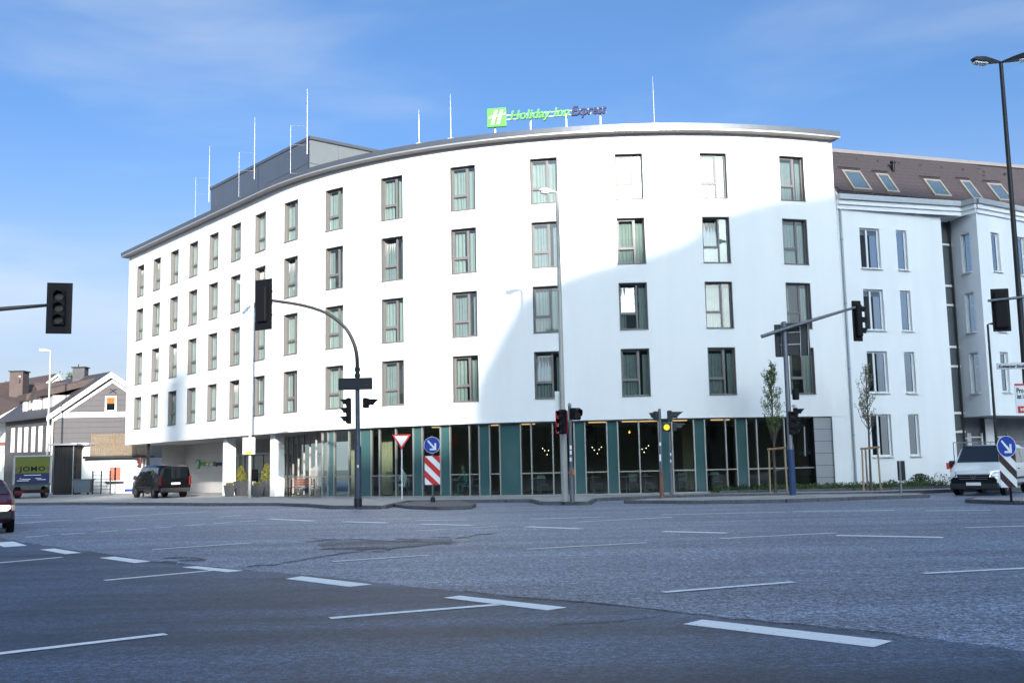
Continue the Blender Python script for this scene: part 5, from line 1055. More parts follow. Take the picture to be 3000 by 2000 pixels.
lettering('lettering', 'Pro', .22, M_black, Matrix.Translation((.04, -.02, ph - .29)) @ Matrix.Rotation(R(90), 4, 'X') @ Matrix.Diagonal((.72, 1, 1, 1)), t, .006, 0, .006)
lettering('lettering', 'ist i', .20, M_black, Matrix.Translation((.05, -.02, ph - .47)) @ Matrix.Rotation(R(90), 4, 'X') @ Matrix.Diagonal((.72, 1, 1, 1)), t, .006, 0, .006)
lettering('lettering', 'Mi', .14, M_signwhite, Matrix.Translation((.12, -.03, .06)) @ Matrix.Rotation(R(90), 4, 'X'), t, .006, 0, .004)
Y_ = 46.0; a = atY(2790, 1380, Y_); t = thing('site_barrier', 'red and white construction barrier beside the unfinished shop', 'barrier', (a.x, Y_, ZP))
zz = atY(2790, 1364, Y_).z - ZP
for i in range(7): MB().box((-.1 + i * .28, 0, zz), (.28, .03, .28)).build('band', M_red if i % 2 == 0 else M_signwhite, t)
for x in (-.05, 1.5): MB().tube((x, .03, 0), (x, .03, zz + .15), .025).build('post', M_steel, t); MB().box((x, .03, .05), (.12, .6, .1)).build('foot', M_tyre, t)
Y_ = 44.8; a = atY(2800, 1400, Y_); t = thing('site_fence', 'wire mesh site fence before the shop under the bay', 'fence', (a.x, Y_, ZP))
LF = 4.2; HF = 1.95; dF = Vector((.93, .37, 0))
for i in range(3): MB().tube(dF * (LF / 2 * i), dF * (LF / 2 * i) + Vector((0, 0, HF)), .022).build('post', M_steel, t)
for z in (.15, HF): MB().tube(Vector((0, 0, z)), dF * LF + Vector((0, 0, z)), .02).build('rail', M_steel, t)
for i in range(40): MB().tube(dF * (LF * i / 40) + Vector((0, 0, .15)), dF * (LF * i / 40) + Vector((0, 0, HF)), .004, n=4).build('wire', M_steel, t)

# ------------------------------------------------------------------ vehicles (x right, y forward = driving direction, z up)
def loft(stations, m, name, t, smooth=True):
    """stations: (y, z_low, z_belt, z_top, w_low, w_belt, w_top); half sections mirrored"""
    rings = []
    for y, zl, zb, zt, wl, wb, wt in stations:
        h = [(0, zl), (wl * .8, zl), (wl, zl + (zb - zl) * .18), (max(wl, wb) * 1.005, zl + (zb - zl) * .55), (wb, zb), (wt + (wb - wt) * .12, zb + (zt - zb) * .82), (wt * .86, zt - (zt - zb) * .03), (0, zt)]
        rings.append([Vector((x, y, z)) for x, z in h] + [Vector((-x, y, z)) for x, z in h[-2:0:-1]])
    n = len(rings[0]); vs = [p for r in rings for p in r]; fs = []
    for i in range(len(rings) - 1):
        for j in range(n): fs.append([i * n + j, i * n + (j + 1) % n, (i + 1) * n + (j + 1) % n, (i + 1) * n + j])
    fs += [list(range(n))[::-1], [(len(rings) - 1) * n + j for j in range(n)]]
    return MB().add(vs, fs).build(name, m, t, smooth=smooth)
def side_x(st, y, f):                                       # half width and height at length y, f from belt (0) to roof (1)
    for a, b in zip(st, st[1:]):
        if a[0] <= y <= b[0]:
            k = (y - a[0]) / (b[0] - a[0]) if b[0] > a[0] else 0; g = [p + (q - p) * k for p, q in zip(a, b)]
            zb, zt, wb, wt = g[2], g[3], g[5], g[6]; fx = f / .82 if f < .82 else 1
            return (wb + (wt + (wb - wt) * .12 - wb) * fx, zb + (zt - zb) * f)
    return (0, 0)
def wheel(t, x, y, r, w_):
    s_ = 1 if x > 0 else -1; rot = Matrix.Rotation(R(90), 3, 'Y')
    o = MB().lathe([(r * .62, -w_ / 2), (r * .93, -w_ / 2), (r, -w_ * .36), (r, w_ * .36), (r * .93, w_ / 2), (r * .62, w_ / 2)], (x, y, r), 24, rot).build('wheel', M_tyre, t, smooth=True)
    xo = x + s_ * w_ * .42
    MB().lathe([(r * .62, -.01), (r * .60, .012), (r * .14, .0), (r * .12, .02)], (xo, y, r), 20, rot).build('rim', M_alloy, o, smooth=True)
    for k in range(5):
        a = 2 * math.pi * k / 5; MB().box((xo + s_ * .012, y + math.cos(a) * r * .36, r + math.sin(a) * r * .36), (.012, .05, r * .46), m=Matrix.Rotation(-(a - math.pi / 2), 3, 'X')).build('spoke', M_alloy, o)
    MB().lathe([(r * 1.14, -w_ * .51), (r * 1.14, w_ * .3)], (x - s_ * .015, y, r * 1.02), 24, rot).build('wheel_arch', M_black, t, smooth=True)
def panel(t, st, pts, name, m, off=.012):
    for s_ in (-1, 1):
        vs = []
        for y, f in pts:
            x, z = side_x(st, y, f); vs.append(Vector((s_ * (x + off), y, z)))
        MB().ext(vs, (-s_ * .01, 0, 0)).build(name, m, t)
def van(t, m_body, m_low):
    st = [(-2.40, .42, 1.00, 1.50, .80, .86, .70), (-2.36, .34, 1.05, 1.78, .90, .93, .78), (-2.20, .30, 1.08, 1.88, .93, .955, .82), (-1.2, .28, 1.10, 1.92, .94, .965, .84), (0.2, .28, 1.10, 1.92, .94, .965, .84), (.95, .28, 1.10, 1.86, .94, .965, .82),
          (1.30, .28, 1.10, 1.62, .94, .96, .80), (1.72, .28, 1.08, 1.22, .94, .955, .86), (1.95, .28, .98, 1.08, .93, .94, .84), (2.30, .30, .86, .98, .90, .90, .76), (2.44, .30, .80, .90, .87, .86, .70), (2.50, .32, .74, .82, .82, .80, .62)]
    loft(st, m_body, 'body', t)
    for x in (-.84, .84):
        for y in (-1.45, 1.62): wheel(t, x, y, .335, .22)
    panel(t, st, [(-2.1, .12), (-.75, .12), (-.75, .80), (-2.05, .80)], 'side_window', M_carglass); panel(t, st, [(-.68, .12), (.45, .12), (.45, .80), (-.68, .80)], 'side_window', M_carglass); panel(t, st, [(.52, .12), (1.42, .10), (1.02, .76), (.52, .80)], 'side_window', M_carglass)
    fz = lambda y: side_x(st, y, 1)[1]
    MB().ext([(-.78, 1.70, 1.235), (.78, 1.70, 1.235), (.70, 1.02, 1.855), (-.70, 1.02, 1.855)], (0, .012, .014)).build('windscreen', M_carglass, t)
    MB().ext([(-.70, -2.40, 1.12), (.70, -2.40, 1.12), (.66, -2.385, 1.70), (-.66, -2.385, 1.70)], (0, -.012, 0)).build('rear_window', M_carglass, t)
    MB().box((0, -2.46, .46), (1.72, .12, .24)).build('rear_bumper', m_low, t, bevel=.04); MB().box((0, 2.46, .36), (1.74, .16, .26)).build('front_bumper', m_low, t, bevel=.05)
    MB().ext([(-.80, 2.505, .30), (.80, 2.505, .30), (.82, 2.50, .60), (.60, 2.50, .80), (-.60, 2.50, .80), (-.82, 2.50, .60)], (0, .03, 0)).build('grille', M_black, t)
    for k in range(3): MB().box((0, 2.54, .62 + k * .07), (1.0 + k * .04, .02, .014)).build('grille_bar', M_alloy, t)
    MB().lathe([(.085, 0), (.085, .02)], (0, 2.53, .72), 16, Matrix.Rotation(R(-90), 3, 'X')).build('emblem', M_black, t)
    o = MB(); 
    for j in range(16):
        a, b = 2 * math.pi * j / 16, 2 * math.pi * (j + 1) / 16; o.quad((.075 * math.cos(a), 2.558, .72 + .075 * math.sin(a)), (.075 * math.cos(b), 2.558, .72 + .075 * math.sin(b)), (.09 * math.cos(b), 2.558, .72 + .09 * math.sin(b)), (.09 * math.cos(a), 2.558, .72 + .09 * math.sin(a)))
    for a in (R(90), R(210), R(330)): o.quad((-.012 * math.sin(a), 2.56, .72 + .012 * math.cos(a)), (.08 * math.cos(a), 2.56, .72 + .08 * math.sin(a)), (.012 * math.sin(a), 2.56, .72 - .012 * math.cos(a)))
    o.build('emblem_ring', M_alloy, t)
    for s_ in (-1, 1):
        MB().ext([(s_ * .56, 2.545, .68), (s_ * .84, 2.47, .70), (s_ * .925, 2.20, .93), (s_ * .60, 2.47, .89)], (s_ * .015, .03, .01)).build('headlight', mat('headlight_glass', (0.65, 0.68, 0.72), 0.08, spec=1.0, coat=1.0), t)
        MB().box((s_ * .87, -2.40, .98), (.14, .06, .52)).build('tail_light', mat('tail_light_red', (0.12, 0.006, 0.006), 0.25), t, bevel=.02)
        h_ = MB().box((s_ * 1.09, 1.30, 1.18), (.22, .12, .26)).build('wing_mirror', m_low, t, bevel=.04); MB().box((s_ * 1.0, 1.30, 1.08), (.16, .06, .05)).build('mirror_arm', m_low, h_)
        for y in (-.1, .42): MB().box((s_ * .985, y, .98), (.03, .18, .035)).build('door_handle', m_low, t)
        MB().box((s_ * .975, 0, .62), (.02, 2.5, .08)).build('side_moulding', m_low, t)
    for y, z in ((-2.49, .82), (2.56, .44)): MB().box((0, y, z), (.52, .015, .115)).build('number_plate', M_signwhite, t)
    return st
def car_paint(name, col): return mat(name, col, .28, .15, var=0.04, vscale=2, coat=1.0)
M_lowtrim = mat('black_bumper', (0.015, 0.015, 0.016), 0.55)
p = gp(455, 1457, ZP); t = thing('black_van', 'black passenger van parked in the hotel passage seen from behind', 'van', (atY(470, 1450, 58.5).x, 58.5, ZP), R(38))
t.scale = (.94, .94, .94); van(t, mat('black_car_paint', (0.003, 0.003, 0.004), 0.22, spec=0.35), M_lowtrim)
t = thing('white_van', 'white delivery van with dark grille facing the junction at the right', 'van', (18.75, 41.3, 0.0), R(141))
van(t, car_paint('white_car_paint', (0.72, 0.74, 0.75)), M_lowtrim)
# red saloon entering at the left edge
def saloon(t, m_body):
    st = [(-2.15, .40, .78, .92, .66, .70, .60), (-2.05, .30, .86, .98, .78, .80, .70), (-1.5, .26, .90, 1.04, .82, .84, .74), (-1.15, .24, .92, 1.26, .83, .85, .66), (-.6, .24, .92, 1.38, .83, .85, .60), (.25, .24, .92, 1.39, .83, .85, .60), (.65, .24, .91, 1.28, .83, .85, .63), (1.12, .24, .90, .98, .83, .84, .74), (1.7, .25, .82, .90, .82, .82, .72), (2.05, .28, .70, .80, .78, .78, .68), (2.15, .36, .60, .66, .70, .70, .60)]
    loft(st, m_body, 'body', t)
    for x in (-.74, .74):
        for y in (-1.28, 1.32): wheel(t, x, y, .30, .19)
    panel(t, st, [(-1.1, .10), (-.42, .10), (-.42, .80), (-.72, .80)], 'side_window', M_carglass); panel(t, st, [(-.36, .10), (.98, .12), (.58, .74), (-.36, .80)], 'side_window', M_carglass)
    MB().ext([(-.68, 1.10, .985), (.68, 1.10, .985), (.54, .48, 1.345), (-.54, .48, 1.345)], (0, .01, .014)).build('windscreen', M_carglass, t); MB().ext([(-.62, -1.46, 1.06), (.62, -1.46, 1.06), (.52, -.86, 1.345), (-.52, -.86, 1.345)], (0, -.01, .014)).build('rear_window', M_carglass, t)
    MB().box((0, 2.10, .46), (1.5, .14, .2)).build('front_bumper', M_lowtrim, t, bevel=.03); MB().box((0, -2.12, .48), (1.5, .12, .22)).build('rear_bumper', M_lowtrim, t, bevel=.03)
    MB().box((0, 2.155, .63), (.62, .03, .13)).build('grille', M_lowtrim, t); MB().box((0, 2.18, .45), (.52, .015, .11)).build('number_plate', M_signwhite, t)
    for s_ in (-1, 1):
        MB().box((s_ * .52, 2.135, .645), (.36, .07, .15), R(-8 * s_)).build('headlight', mat('lit_headlight', (0.9, 0.85, 0.7), 0.2, emit=(1, 0.9, 0.7), estr=0.9), t, bevel=.02)
        MB().box((s_ * .74, 2.04, .645), (.10, .16, .14), R(-35 * s_)).build('indicator', mat('indicator_lens', (0.7, 0.5, 0.4), 0.2), t, bevel=.02)
        MB().box((s_ * .93, .82, .98), (.18, .1, .13)).build('wing_mirror', m_body, t, bevel=.03); MB().box((s_ * .66, -2.12, .72), (.3, .05, .16)).build('tail_light', M_red, t)
t = thing('red_car', 'dark red saloon car cut by the left edge with lit headlight', 'car', (-14.55, 28.5, 0.0), R(208)); saloon(t, mat('dark_red_paint', (0.085, 0.003, 0.012), 0.35, spec=0.3))
# advertising trailer
Y_ = 62.0; x0_, x1_ = atY(42, 1400, Y_).x, atY(149, 1400, Y_).x; t = thing('drinks_trailer', 'yellow and blue advertising trailer parked before the grey house', 'trailer', ((x0_ + x1_) / 2, Y_, ZP)); W_ = x1_ - x0_
zT, zM, zB_ = atY(90, 1337, Y_).z - ZP, atY(90, 1386, Y_).z - ZP, atY(90, 1416, Y_).z - ZP
MB().ext([(-W_ / 2, 0, zB_ - .1), (W_ / 2, 0, zB_ - .1), (W_ / 2, 0, zT), (-W_ / 2, 0, zT)], (-2.6, 5.2, 0)).build('body', mat('trailer_green', (0.012, 0.045, 0.025), 0.45, var=0.3, vscale=0.8), t)
M_yel = mat('advert_yellow', (0.085, 0.10, 0.006), 0.45, var=0.12, vscale=1.5); MB().box((0, -.02, (zT + zM) / 2), (W_ - .06, .03, zT - zM - .03)).build('upper_panel', M_yel, t); MB().box((0, -.02, (zM + zB_) / 2), (W_ - .06, .03, zM - zB_ - .01)).build('lower_panel', mat('advert_blue', (0.003, 0.009, 0.065), 0.4, var=0.1), t)
MB().box((0, -.03, zT + .03), (W_ + .04, .14, .08)).build('top_rail', M_clad, t)
for s_ in (-1, 1): MB().box((s_ * (W_ / 2 - .02), -.03, (zT + zB_) / 2), (.06, .08, zT - zB_)).build('corner_post', M_clad, t)
lettering('lettering', 'JOMO', .38, M_black, Matrix.Translation((0, -.04, zM + .14)) @ Matrix.Rotation(R(90), 4, 'X'), t, .01, 0, .009, space=1.15, align='CENTER', width=1.55)
for s_ in (-1, 1): MB().ext([(s_ * .78, -.038, zM + .34), (s_ * 1.02, -.038, zM + .40), (s_ * 1.08, -.038, zM + .12), (s_ * .98, -.038, zM + .10)], (0, -.006, 0)).build('emblem', mat('advert_brown', (0.10, 0.05, 0.03), 0.5), t)
MB().box((0, -.038, zM - .1), (1.0, .006, .03)).build('print_line', M_signwhite, t)
for x, z, w_ in ((-.7, zM - .30, .12), (-.35, zM - .34, .5), (.35, zM - .30, .34), (.55, zM - .37, .5), (-.55, zM - .42, .7)): MB().box((x, -.038, z), (w_, .006, .03)).build('print_line', M_signwhite, t)
MB().box((0, .1, .42), (W_ - .2, .1, .2)).build('rear_bar', M_black, t)
for s_ in (-1, 1):
    for yy in (1.2, 2.1): wheel(t, s_ * (W_ / 2 - .25) - yy * .5, yy, .32, .2)
    MB().box((s_ * (W_ / 2 - .5), .03, .42), (.22, .04, .08)).build('tail_light', mat('tail_light_red', (0.12, 0.006, 0.006), 0.25), t)
bxx = MB().ext([(-W_ / 2 - .004, .15, zB_ + .1), (-W_ / 2 - 1.2, 2.4, zB_ + .1), (-W_ / 2 - 1.2, 2.4, zT - .15), (-W_ / 2 - .004, .15, zT - .15)], (-.02, -.01, 0)).build('side_panel', mat('advert_teal', (0.02, 0.10, 0.14), 0.5, var=0.4, vscale=1.2), t)

# ------------------------------------------------------------------ pots, bench, stand
def leaves(n, fn, size, seed, m, name, parent):
    rnd = random.Random(seed); mb = MB()
    for _ in range(n):
        c = fn(rnd); s_ = size * rnd.uniform(.6, 1.3); a = Vector((rnd.gauss(0, 1), rnd.gauss(0, 1), rnd.gauss(0, 1))).normalized(); b = a.orthogonal().normalized(); b = (b * math.cos(rnd.uniform(0, 6)) + a.cross(b) * math.sin(rnd.uniform(0, 6))).normalized()
        mb.quad(c - a * s_, c + b * s_ * .45, c + a * s_, c - b * s_ * .45)
    return stuff(mb.build(name, m, parent))
def planter(label, u, h, w_, shrub, d, seed, v=1440):
    s = s_at(u, v, d); p = fac(s, d); t = thing('planter', label, 'planter', (p.x, p.y, ZP), R(-40), group='planters at the hotel entrance')
    a, b = w_ * .36, w_ / 2
    MB().add([(-a, -a, 0), (a, -a, 0), (a, a, 0), (-a, a, 0), (-b, -b, h), (b, -b, h), (b, b, h), (-b, b, h), (-b * .86, -b * .86, h), (b * .86, -b * .86, h), (b * .86, b * .86, h), (-b * .86, b * .86, h), (-b * .8, -b * .8, h - .08), (b * .8, -b * .8, h - .08), (b * .8, b * .8, h - .08), (-b * .8, b * .8, h - .08)],
             [[0, 1, 5, 4], [1, 2, 6, 5], [2, 3, 7, 6], [3, 0, 4, 7], [3, 2, 1, 0], [4, 5, 9, 8], [5, 6, 10, 9], [6, 7, 11, 10], [7, 4, 8, 11], [8, 9, 13, 12], [9, 10, 14, 13], [10, 11, 15, 14], [11, 8, 12, 15]]).build('pot', mat('anthracite_pot', (0.055, 0.06, 0.068), 0.55, var=0.15), t)
    MB().quad((-b * .82, -b * .82, h - .06), (b * .82, -b * .82, h - .06), (b * .82, b * .82, h - .06), (-b * .82, b * .82, h - .06)).build('soil', mat('soil', (0.03, 0.022, 0.015), 0.95, var=0.3), t)
    H = shrub
    def cone(r):
        z = r.random() ** .8; rad = (w_ * .52) * (1 - z) ** .55 * (.5 + .5 * min(1, z * 6)); a_ = r.uniform(0, 6.283); k = r.uniform(.72, 1.08); return Vector((rad * k * math.cos(a_), rad * k * math.sin(a_), h + z * H))
    def tuft(r): a_ = r.uniform(0, 6.283); q = r.random() ** .5 * b * .8; return Vector((q * math.cos(a_), q * math.sin(a_), h + r.uniform(-.03, H)))
    if H > .4: MB().lathe([(w_ * .30, h), (w_ * .36, h + H * .25), (w_ * .22, h + H * .6), (.02, h + H * .9)], (0, 0, 0), 10).build('shrub_core', M_leafdk, t, smooth=True)
    leaves(1500 if H > .4 else 260, cone if H > .4 else tuft, .05, seed, mat('olive_topiary', (0.15, 0.14, 0.02), 0.7, var=0.5, vscale=6), 'foliage', t)
planter('low anthracite planter beside the left white column', 672, .62, .46, .12, -.35, 1); planter('tall planter with olive cone shrub left of the beige lamp', 706, .80, .62, .82, .55, 2)
planter('low anthracite planter right of the beige lamp', 754, .62, .50, .14, -.25, 3); planter('tall planter with olive cone shrub beside the right white column', 781, .80, .64, .92, .5, 4)
s = s_at(746, 1430, 2.2); p = fac(s, 2.2); t = thing('display_stand', 'dark display stand in front of the entrance doors', 'stand', (p.x, p.y, ZP), R(-35))
MB().box((0, 0, .75), (.5, .08, 1.4)).build('panel', M_black, t, bevel=.02); MB().box((0, 0, .03), (.55, .4, .06)).build('foot', M_black, t); MB().box((0, -.045, .62), (.3, .01, .3)).build('leaflet', M_signwhite, t)
s = s_at(884, 1430, 1.0); p = fac(s_at(882, 1430, 1.6), 1.6); t = thing('bench', 'brown slatted bench with dark frame outside the lobby glazing', 'bench', (p.x, p.y, ZP), R(-8))
M_slat = mat('bench_wood', (0.13, 0.04, 0.028), 0.55, var=0.25, vscale=6)
for k in range(4): MB().box((0, -.2 + k * .11, .46), (1.5, .09, .03)).build('seat_slat', M_slat, t)
for k in range(3): MB().box((.12, .27 + k * .02, .60 + k * .12), (1.15, .03, .10)).build('back_slat', M_slat, t)
for x in (-.62, .62):
    for y in (-.2, .18): MB().box((x, y, .22), (.06, .06, .44)).build('leg', M_black, t)
    MB().box((x, .3, .62), (.05, .05, .5)).build('back_post', M_black, t); MB().box((x, 0, .435), (.05, .5, .03)).build('frame_rail', M_black, t)

# ------------------------------------------------------------------ cafe behind the glass: tables, chairs, guests, pendants
M_chair = mat('chair_shell', (0.35, 0.34, 0.33), 0.5, var=0.1); M_tabletop = mat('table_top', (0.55, 0.53, 0.50), 0.4, var=0.06)
def table(label, u, d):
    s = s_at(u, 1420, d); p = fac(s, d); t = thing('cafe_table', label, 'table', (p.x, p.y, ZP + .012), 0, group='tables behind the glazing')
    MB().lathe([(.36, 0), (.38, .01), (.38, .03)], (0, 0, .72), 24).build('table_top', M_tabletop, t); MB().tube((0, 0, .02), (0, 0, .72), .035).build('column', M_alloy, t, smooth=True); MB().lathe([(.24, 0), (.22, .02), (.04, .03)], (0, 0, 0), 20).build('foot', M_alloy, t)
    return p
def chair(label, x, y, rz):
    t = thing('cafe_chair', label, 'chair', (x, y, ZP + .012), rz, group='chairs behind the glazing')
    MB().box((0, 0, .44), (.42, .42, .04)).build('seat', M_chair, t, bevel=.015); MB().box((0, .2, .68), (.40, .035, .36)).build('backrest', M_chair, t, bevel=.012)
    for sx_ in (-1, 1):
        for sy in (-1, 1): MB().tube((sx_ * .16, sy * .16, .43), (sx_ * .2, sy * .2, 0), .014).build('leg', M_alloy, t)
def person(label, p, rz, shirt, hair, lean=.12):
    t = thing('person', label, 'person', (p.x, p.y, ZP + .012), rz)                 # facing -y in own frame
    vs = [(0, .05, .50), (0, .02, .72), (0, -lean * .6, .95), (0, -lean, 1.10), (0, -lean - .01, 1.17), (0, -lean - .03, 1.30),
          (.17, -lean * .8, 1.04), (.24, -lean - .12, .82), (.14, -lean - .34, .78), (-.17, -lean * .8, 1.04), (-.24, -lean - .12, .82), (-.14, -lean - .34, .78),
          (.10, -.02, .50), (.12, -.38, .52), (.12, -.36, .10), (.12, -.47, .05), (-.10, -.02, .50), (-.12, -.38, .52), (-.12, -.36, .10), (-.12, -.47, .05)]
    es = [(0, 1), (1, 2), (2, 3), (3, 4), (4, 5), (3, 6), (6, 7), (7, 8), (3, 9), (9, 10), (10, 11), (0, 12), (12, 13), (13, 14), (14, 15), (0, 16), (16, 17), (17, 18), (18, 19)]
    rad = [.15, .14, .15, .09, .055, .095, .075, .05, .035, .075, .05, .035, .09, .07, .045, .04, .09, .07, .045, .04]
    me = bpy.data.meshes.new('body'); me.from_pydata(vs, es, []); o = link('body', me, t); me.materials.append(shirt)
    sk = o.modifiers.new('skin', 'SKIN'); 
    if not me.skin_vertices: bpy.context.view_layer.objects.active = o
    for i, sv in enumerate(me.skin_vertices[0].data): sv.radius = (rad[i], rad[i]); sv.use_root = i == 0
    o.modifiers.new('smooth', 'SUBSURF').levels = 2; o.modifiers['smooth'].render_levels = 2
    M_skin = mat('skin', (0.50, 0.30, 0.22), 0.6)
    MB().lathe([(.03, -.13), (.06, -.11), (.078, -.05), (.082, .02), (.072, .08), (.03, .12)], (0, -lean - .035, 1.33), 14).build('head', M_skin, t, smooth=True)
    MB().lathe([(.085, -.02), (.092, .04), (.08, .10), (.03, .135)], (0, -lean - .015, 1.335), 14).build('hair', hair, t, smooth=True)
    MB().ext([(-.012, -lean - .115, 1.31), (.012, -lean - .115, 1.31), (0, -lean - .115, 1.35)], (0, -.02, -.005)).build('nose', M_skin, t)
    for sx_ in (-1, 1):
        MB().box((sx_ * .08, -lean - .03, 1.33), (.02, .04, .05)).build('ear', M_skin, t, bevel=.008); MB().box((sx_ * .03, -lean - .112, 1.345), (.02, .01, .012)).build('eye', M_black, t)
        hx = sx_ * .14
        MB().box((hx, -lean - .39, .775), (.075, .09, .03)).build('hand', M_skin, t, bevel=.01)
        for k in range(4): MB().tube((hx - .027 + k * .018, -lean - .43, .778), (hx - .027 + k * .018, -lean - .49 + abs(k - 1.5) * .008, .768), .0085, n=6).build('finger', M_skin, t)
        MB().tube((hx - sx_ * .035, -lean - .38, .775), (hx - sx_ * .06, -lean - .43, .77), .009, n=6).build('thumb', M_skin, t)
pa_ = table('cafe table before the guest in the pale shirt', 1166, 1.5); pb = table('cafe table before the guest in the green jumper', 1335, 1.5)
seat1 = fac(s_at(1187, 1420, 1.5), 1.5); seat2 = fac(s_at(1366, 1420, 1.5), 1.5)
person('seated guest in pale shirt behind the cafe glass near the give way sign', seat1, R(-98), mat('pale_shirt', (0.70, 0.74, 0.70), 0.85, var=0.06), mat('dark_hair', (0.03, 0.02, 0.015), 0.7))
person('seated guest in green jumper behind the cafe glass beside the island sign', seat2, R(-95), mat('green_jumper', (0.10, 0.24, 0.19), 0.9, var=0.1), mat('reddish_hair', (0.12, 0.05, 0.03), 0.7))
for i, (pp_, rz_, lb) in enumerate(((seat1, -98, 'chair of the guest in the pale shirt'), (seat2, -95, 'chair of the guest in the green jumper'))): chair(lb, pp_.x, pp_.y, R(rz_))
for i, (u, d, dr) in enumerate(((1135, 2.6, 30), (1270, 2.8, 140), (1395, 2.0, 80), (1590, 2.4, 20), (1750, 2.2, 100), (1850, 2.6, 200), (1905, 2.2, 60), (2005, 2.6, 150), (2100, 2.4, 10))):
    p = fac(s_at(u, 1420, d), d); where = ('left of the give way sign', 'behind the striped island panel', 'right of the green jumper guest', 'left of the tall lamp', 'right of the black signal heads', 'left of the amber signal', 'beside the amber signal post', 'right of the lit signal', 'near the right end of the glazing')[i]
    if i > 1: table('cafe table ' + where, u - 14, d)
    chair('empty cafe chair ' + where, p.x, p.y, R(dr))
M_bulb = mat('warm_bulb', (1, .8, .5), 0.4, emit=(1.0, 0.82, 0.6), estr=2.2); M_gold = mat('amber_globe', (1, .6, .2), 0.4, emit=(1.0, 0.45, 0.05), estr=0.9)
def chandelier(label, pts, d):
    p0 = [fac(s_at(u, v, d), d) for u, v in pts]; zz = [meet(u, v, p, p + fdir(s_at(u, v, d))).z for (u, v), p in zip(pts, p0)]
    c = sum(p0, Vector()) / len(p0); t = thing('pendant_lamp', label, 'lamp', (c.x, c.y, min(zz) - .1), group='pendant lamps behind the glazing'); zb_ = t.location.z
    MB().tube((0, 0, .1), (0, 0, Z_SOF - .1 - zb_), .008).build('cord', M_black, t)
    for p, z in zip(p0, zz):
        q = Vector((p.x - c.x, p.y - c.y, z - zb_)); MB().lathe([(.004, -.02), (.015, -.009), (.015, .009), (.004, .02)], q, 10).build('bulb', M_bulb, t, smooth=True); MB().tube(q, (0, 0, .1), .006, n=5).build('arm', M_black, t)
chandelier('branching pendant lamp with five bulbs right of the black signal', [(1735, 1310), (1741, 1318), (1750, 1328), (1755, 1316), (1762, 1309)], 2.4)
chandelier('branching pendant lamp with four bulbs left of the amber signal', [(1881, 1315), (1887, 1324), (1893, 1312), (1900, 1305)], 2.4)
chandelier('branching pendant lamp with four bulbs left of the tall lamp', [(1590, 1313), (1596, 1319), (1607, 1319), (1603, 1331)], 2.4)
s = s_at(1844, 1266, 2.0); p = fac(s, 2.0); z = meet(1844, 1266, p, p + fdir(s)).z; t = thing('globe_lamp', 'small glowing amber globe lamp behind the dark glazing', 'lamp', (p.x, p.y, z - .08))
MB().lathe([(.01, .03), (.035, .05), (.045, .08), (.035, .11), (.01, .16)], (0, 0, 0), 14).build('globe', M_gold, t, smooth=True); MB().tube((0, 0, .16), (0, 0, Z_SOF - z), .008).build('cord', M_black, t)

# ------------------------------------------------------------------ young trees, bed, shrubs
def young_tree(label, u, vb, vt, crown_v, hw_px, Y, m_leaf, nl, seed):
    b = atY(u, vb, Y); top = atY(u - 12, vt, Y); c0 = atY(u, crown_v, Y); H = top.z - ZP; zc0 = c0.z - ZP; rad = hw_px / F_PX * Y
    t = thing('young_tree', label, 'tree', (b.x, Y, ZP), group='young staked trees'); rnd = random.Random(seed)
    lean = (top.x - b.x) * 0.5
    MB().sweep([(0, 0, -.02), (lean * .3, 0, zc0 * .6), (lean * .6, 0, zc0), (lean, .03, H * .97)], [.055, .045, .04, .008], 9).build('trunk', M_bark, t, smooth=True)
    mb = MB(); tips = []
    for k in range(46):
        f = rnd.random() ** 1.1; z0_ = zc0 - .25 + (H - zc0) * f * .9; a = rnd.uniform(0, 6.283); env = math.sin(math.pi * min(.97, (.16 + f * .84))) ** .75
        L_ = (H - zc0) * rnd.uniform(.16, .30) * (1.1 - .5 * f); r_ = rad * env * rnd.uniform(.6, 1.05)
        p0 = Vector((lean * (.6 + .4 * f), 0, z0_)); p2 = p0 + Vector((math.cos(a) * r_, math.sin(a) * r_, L_)); p1 = p0.lerp(p2, .5) + Vector((math.cos(a) * r_ * .2, math.sin(a) * r_ * .2, -.02))
        mb.sweep([p0, p1, p2], [.014, .009, .004], 5); tips.append((p0, p1, p2))
        for _ in range(4):
            q = p0.lerp(p2, rnd.uniform(.35, 1)); e = q + Vector((rnd.gauss(0, .09), rnd.gauss(0, .09), rnd.uniform(.08, .26))); mb.tube(q, e, .004, .002, 4); tips.append((q, q.lerp(e, .5), e))
    mb.build('branches', M_bark, t)
    def lf(r):
        p0, p1, p2 = r.choice(tips); f = r.random(); return p0.lerp(p1, f * 2) if f < .5 and r.random() < .3 else p1.lerp(p2, f) + Vector((r.gauss(0, .035), r.gauss(0, .035), r.gauss(0, .05)))
    o = leaves(nl, lf, .042, seed + 9, m_leaf, 'crown', t)
    return t
